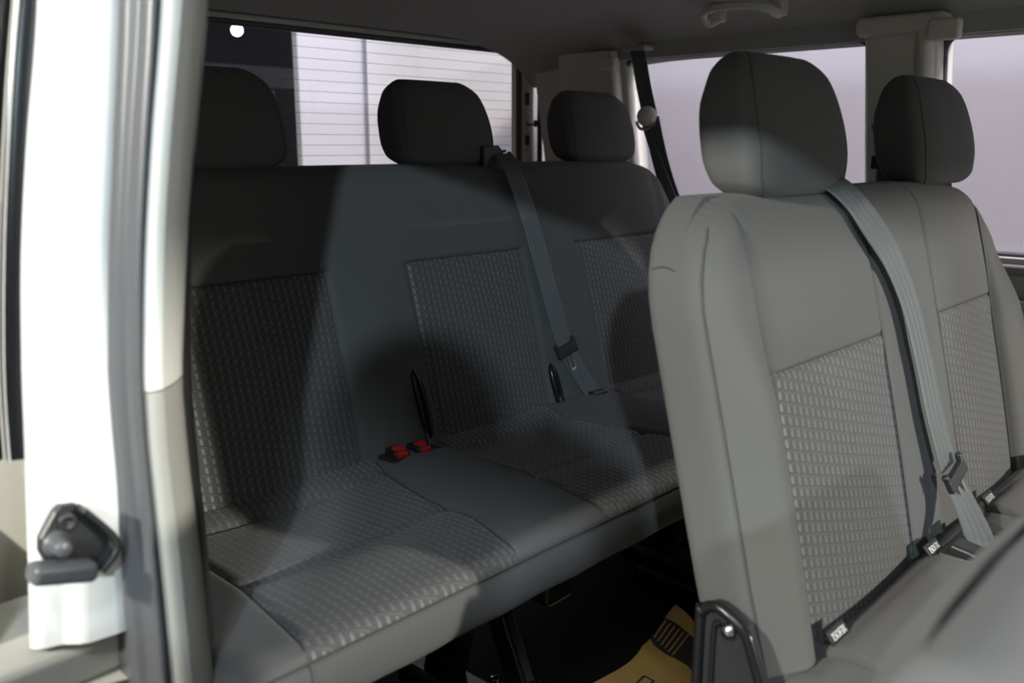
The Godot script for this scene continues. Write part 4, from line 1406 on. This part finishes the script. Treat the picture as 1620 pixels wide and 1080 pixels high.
func photographer() -> void:
	var eye := Vector3(0, 1.10, 0)
	var fw := Vector3(0.727, 0, -0.686)
	var rt := Vector3(0.686, 0, 0.727)
	var up := Vector3.UP
	var pt := func(f: float, s: float, y: float) -> Vector3:
		return Vector3(0, y, 0) + fw * f + rt * s
	var t := thing("person", "person in dark jacket and trousers holding a camera to the eye outside the doorway", "person", pt.call(-0.5, 0.0, GROUND))
	var head: Vector3 = pt.call(-0.40, -0.15, 1.250)
	var neck: Vector3 = pt.call(-0.45, -0.15, 1.115)
	var chest: Vector3 = pt.call(-0.48, -0.15, 0.92)
	var waist: Vector3 = pt.call(-0.51, -0.15, 0.68)
	var hips: Vector3 = pt.call(-0.52, -0.15, 0.50)
	var limb := {}
	for s in [-1.0, 1.0]:
		limb[s] = {
			"shoulder": pt.call(-0.45, 0.18 * s - 0.15, 1.05), "elbow": pt.call(-0.30, 0.20 * s - 0.10, 0.86), "wrist": pt.call(-0.15, 0.085 * s, 1.03),
			"hip": pt.call(-0.52, 0.09 * s - 0.15, 0.45), "knee": pt.call(-0.50, 0.11 * s - 0.15, 0.05), "ankle": pt.call(-0.55, 0.12 * s - 0.15, -0.29), "toe": pt.call(-0.37, 0.15 * s - 0.15, -0.325)}
	var torso := [[neck, head - up * 0.06, 0.055, 0.055], [chest + up * 0.08, neck, 0.10, 0.06], [chest - rt * 0.09, chest + rt * 0.09, 0.115, 0.115], [chest, waist, 0.13, 0.115], [waist, hips, 0.12, 0.125], [hips - rt * 0.06, hips + rt * 0.06, 0.12, 0.12]]
	var arms := []
	var legs := []
	for s in [-1.0, 1.0]:
		var j = limb[s]
		arms.append_array([[chest + rt * 0.10 * s + up * 0.08, j.shoulder, 0.075, 0.062], [j.shoulder, j.elbow, 0.055, 0.042], [j.elbow, j.wrist, 0.042, 0.029]])
		legs.append_array([[j.hip, j.knee, 0.085, 0.058], [j.knee, j.ankle, 0.056, 0.038]])
	var feet := []
	for s in [-1.0, 1.0]:
		feet.append([limb[s].ankle - up * 0.02, limb[s].toe, 0.045, 0.034])
	# head with brow, nose, lips, chin and ears; hands with separate bent fingers
	var face := [[head + up * 0.02 - fw * 0.015, head - up * 0.02, 0.092, 0.082], [head - up * 0.02 + fw * 0.02, head - up * 0.085 + fw * 0.035, 0.068, 0.042], [head + fw * 0.085 + up * 0.015, head + fw * 0.108 - up * 0.025, 0.009, 0.014], [head + fw * 0.083 - up * 0.052 - rt * 0.018, head + fw * 0.083 - up * 0.052 + rt * 0.018, 0.009, 0.009]]
	for s in [-1.0, 1.0]:
		face.append([head + rt * 0.086 * s + up * 0.01, head + rt * 0.090 * s - up * 0.03 + fw * 0.004, 0.016, 0.011])
		face.append([head + fw * 0.080 + rt * 0.033 * s + up * 0.022, head + fw * 0.080 + rt * 0.034 * s + up * 0.020, 0.014, 0.014])
	var skin := [figure(torso + arms + legs + feet, 0.016, 0.03), figure(face, 0.006, 0.012)]
	for s in [-1.0, 1.0]:
		var w: Vector3 = limb[s].wrist
		var grip: Vector3 = pt.call(-0.085, 0.078 * s, 1.075)
		var hand := [[w, w.lerp(grip, 0.8), 0.029, 0.034]]
		for k in 4:
			var root: Vector3 = grip + up * (0.022 - 0.017 * k) - fw * 0.010 + rt * 0.004 * s
			var mid: Vector3 = root + fw * 0.040 + rt * 0.006 * s
			var len: float = [0.026, 0.030, 0.028, 0.021][k]
			hand.append([w.lerp(grip, 0.7), root, 0.015, 0.0105])
			hand.append([root, mid, 0.0100, 0.0092])
			hand.append([mid, mid - rt * len * s + fw * 0.008, 0.0090, 0.0078])
		hand.append([w.lerp(grip, 0.45) - fw * 0.015, grip - rt * 0.030 * s - fw * 0.020 - up * 0.01, 0.014, 0.011])
		hand.append([grip - rt * 0.030 * s - fw * 0.020 - up * 0.01, grip - rt * 0.050 * s - fw * 0.010 + up * 0.01, 0.011, 0.009])
		skin.append(figure(hand, 0.004, 0.006))
	part("body", join(skin), M.skin, t)
	var puff := func(list: Array, by: float) -> Array:
		var out := []
		for b in list:
			out.append([b[0], b[1], b[2] + by, b[3] + by])
		return out
	part("jacket", figure(puff.call(torso.slice(1) + arms, 0.014), 0.018, 0.04), M.jacket, t)
	part("trousers", figure(puff.call(legs + [torso[5]], 0.014), 0.018, 0.03), M.trousers, t)
	part("shoes", figure(puff.call(feet, 0.010), 0.010, 0.02), M.black_plastic, t)
	part("hair", figure([[head + up * 0.035 - fw * 0.03, head + up * 0.04 + fw * 0.01, 0.093, 0.082], [head - fw * 0.04 - up * 0.04, head - fw * 0.045 + up * 0.02, 0.062, 0.08]], 0.007, 0.02), M.hair, t)
	var c := thing("camera_body", "black camera held in both hands by the person outside the doorway", "camera", pt.call(-0.085, 0.0, 1.06))
	var bs := Basis(rt, up, -fw)
	part("body", join([rbox(pt.call(-0.085, 0.0, 1.10), Vector3(0.125, 0.085, 0.045), 0.010, bs), rbox(pt.call(-0.085, 0.0, 1.152), Vector3(0.05, 0.03, 0.04), 0.008, bs)]), M.black_plastic, c)
	part("lens", lathe(pt.call(-0.066, 0.0, 1.10), fw, [[0.030, 0.0], [0.030, 0.02], [0.033, 0.022], [0.033, 0.044], [0.029, 0.044], [0.026, 0.030], [0.0, 0.030]], 28), M.black_plastic, c)

# ------------------------------------------------------------------ showroom round the van
func lamp(called: String, label: String, at: Vector3, energy: float, tint: Color, drop_to: float, size := 0.07, group := "") -> void:
	var t := thing(called, label, "lamp", at, group)
	part("bulb", lathe(at, Vector3.UP, range(13).map(func(k): return [size * sin(PI * k / 12.0), -size * cos(PI * k / 12.0)]), 24), M.lamp_glow, t)
	part("cap", lathe(at + Vector3(0, size * 0.8, 0), Vector3.UP, [[size * 0.7, 0.0], [size * 0.7, 0.05], [size * 0.3, 0.07], [0.0, 0.07]], 16), M.lamp_body, t)
	part("rod", tube([at + Vector3(0, size + 0.05, 0), Vector3(at.x, drop_to, at.z)], 0.006, 8), M.lamp_body, t)
	var l := OmniLight3D.new()
	l.name = "light"
	l.light_energy = energy
	l.light_color = tint
	l.light_size = size
	l.omni_range = 30.0
	l.omni_attenuation = 2.0
	l.shadow_enabled = true
	t.add_child(l, true)

func showroom() -> void:
	var top := 3.1
	struct("ground", box(Vector3(0, GROUND - 0.05, 0), Vector3(16, 0.1, 16), 0.01), M.concrete, "grey concrete showroom floor round the van", "ground")
	struct("ceiling_hall", box(Vector3(0, top + 0.05, 0), Vector3(16, 0.1, 16), 0.01), M.concrete, "grey showroom ceiling", "ceiling")
	# white booth: boards along the far side of the van and one closing it behind
	var ws := struct("wall_booth", box(Vector3(2.76, 1.37, -0.3), Vector3(0.10, 3.44, 6.3), 0.01), M.wall_white, "white booth wall close outside the side windows", "wall")
	for q in [[-3.45, -3.078, 2.700], [-3.074, -0.2, 2.692], [-0.196, 2.8, 2.698]]:
		part("board", box(Vector3(q[2], 1.37, (q[0] + q[1]) * 0.5), Vector3(0.03, 3.44, q[1] - q[0]), 0.004), M.wall_white, ws)
	struct("wall_booth_rear", box(Vector3(2.56, 1.37, -3.505), Vector3(0.44, 3.44, 0.04), 0.004), M.wall_white_dimmed, "white board with its colour dimmed against the lamp light, standing behind the van next to the dark hall", "wall")
	var hall := struct("wall_hall_rear", box(Vector3(-0.5, 1.37, -6.5), Vector3(15, 3.44, 0.1), 0.01), M.wall_dark, "dark far wall of the hall behind the rear window", "wall")
	part("pale_band", box(Vector3(1.0, 1.62, -6.43), Vector3(11, 0.16, 0.03), 0.005), M.wall_band, hall)
	struct("wall_hall_front", box(Vector3(0, 1.37, 6.5), Vector3(16, 3.44, 0.1), 0.01), M.concrete, "grey wall of the hall beyond the cab", "wall")
	struct("wall_hall_side", box(Vector3(-6.5, 1.37, 0), Vector3(0.1, 3.44, 16), 0.01), M.concrete, "grey wall of the hall facing the sliding door", "wall")
	var cab := thing("tool_cabinet", "red metal cabinet far behind the opened sliding door", "cabinet", Vector3(0.55, GROUND, -4.2))
	part("body", rbox(Vector3(0.55, 0.42, -4.2), Vector3(0.9, 1.55, 0.5), 0.02), M.red_paint, cab)
	for k in 3:
		part("drawer", rbox(Vector3(0.55, 0.0 + 0.42 * k, -3.945), Vector3(0.82, 0.36, 0.03), 0.01), M.gloss_black, cab)
	for k in 3:
		part("handle", rbox(Vector3(0.55, 0.1 + 0.42 * k, -3.92), Vector3(0.4, 0.02, 0.03), 0.006), M.steel, cab)

func lights() -> void:
	lamp("pendant_lamp", "cool white pendant lamp out from the doorway, farther towards the cab", Vector3(-2.65, 2.32, 2.32), 11.0, Color(0.86, 0.95, 1.0), 3.1, 0.06, "showroom lamps")
	lamp("pendant_lamp", "warm white pendant lamp out from the doorway, nearer the rear", Vector3(-2.4, 2.3, -0.68), 14.0, Color(1.0, 0.98, 0.93), 3.1, 0.10, "showroom lamps")
	lamp("pendant_lamp", "cool pendant lamp hanging high just outside the doorway", Vector3(-0.8, 2.75, 0.5), 2.7, Color(0.90, 0.95, 1.0), 3.1, 0.20, "showroom lamps")
	lamp("pendant_lamp", "white fill lamp added in front of the windscreen to light the middle bench", Vector3(2.45, 1.9, 5.0), 36.0, Color(1.0, 0.99, 0.95), 3.1, 0.12, "showroom lamps")  # added fill, unseen: brightens the front of the middle bench
	for q in [["beside the middle bench windows", 0.5, 2.0], ["beside the rear bench windows", -1.3, 1.9], ["behind the tailgate", -2.75, 0.75]]:  # added lamps, unseen: they light the booth wall and give it its lavender
		lamp("pendant_lamp", "unseen lavender white lamp added to light the booth wall " + q[0], Vector3(2.36, 2.75, q[1]), q[2], Color(0.93, 0.88, 1.0), 3.1, 0.10, "added booth lamps")
	lamp("pendant_lamp", "small bright lamp glowing in the dark hall behind the rear window", Vector3(2.652, 1.695, -4.5), 0.05, Color(0.85, 0.9, 1.0), 3.1, 0.030, "")

# ------------------------------------------------------------------
func _ready() -> void:
	rng.seed = 71
	var cam := Camera3D.new()
	cam.name = "camera"
	add_child(cam)
	var lens := CameraAttributesPhysical.new()
	lens.frustum_focal_length = 31.78
	lens.frustum_focus_distance = 1.6
	lens.exposure_aperture = 4.0
	lens.frustum_near = 0.02
	lens.frustum_far = 100.0
	cam.attributes = lens
	cam.fov = 41.38
	cam.near = 0.02
	cam.far = 100.0
	var eye := Vector3(0, 1.10, 0)
	cam.look_at_from_position(eye, eye + Vector3(0.7109, -0.2119, -0.6706))
	cam.current = true
	var we := WorldEnvironment.new()
	we.name = "environment"
	var env := Environment.new()
	env.background_mode = Environment.BG_COLOR
	env.background_color = Color(0.02, 0.02, 0.022)
	env.tonemap_mode = Environment.TONE_MAPPER_LINEAR
	env.tonemap_exposure = 1.0
	env.sdfgi_enabled = true
	env.ssao_enabled = true
	env.ssil_enabled = true
	we.environment = env
	add_child(we)
	make_materials()
	lights()
	showroom()
	van_shell()
	door_pillar()
	rear_bench()
	middle_bench()
	front_seat()
	photographer()
	belts()
	grab_handle()
	paper_mat()
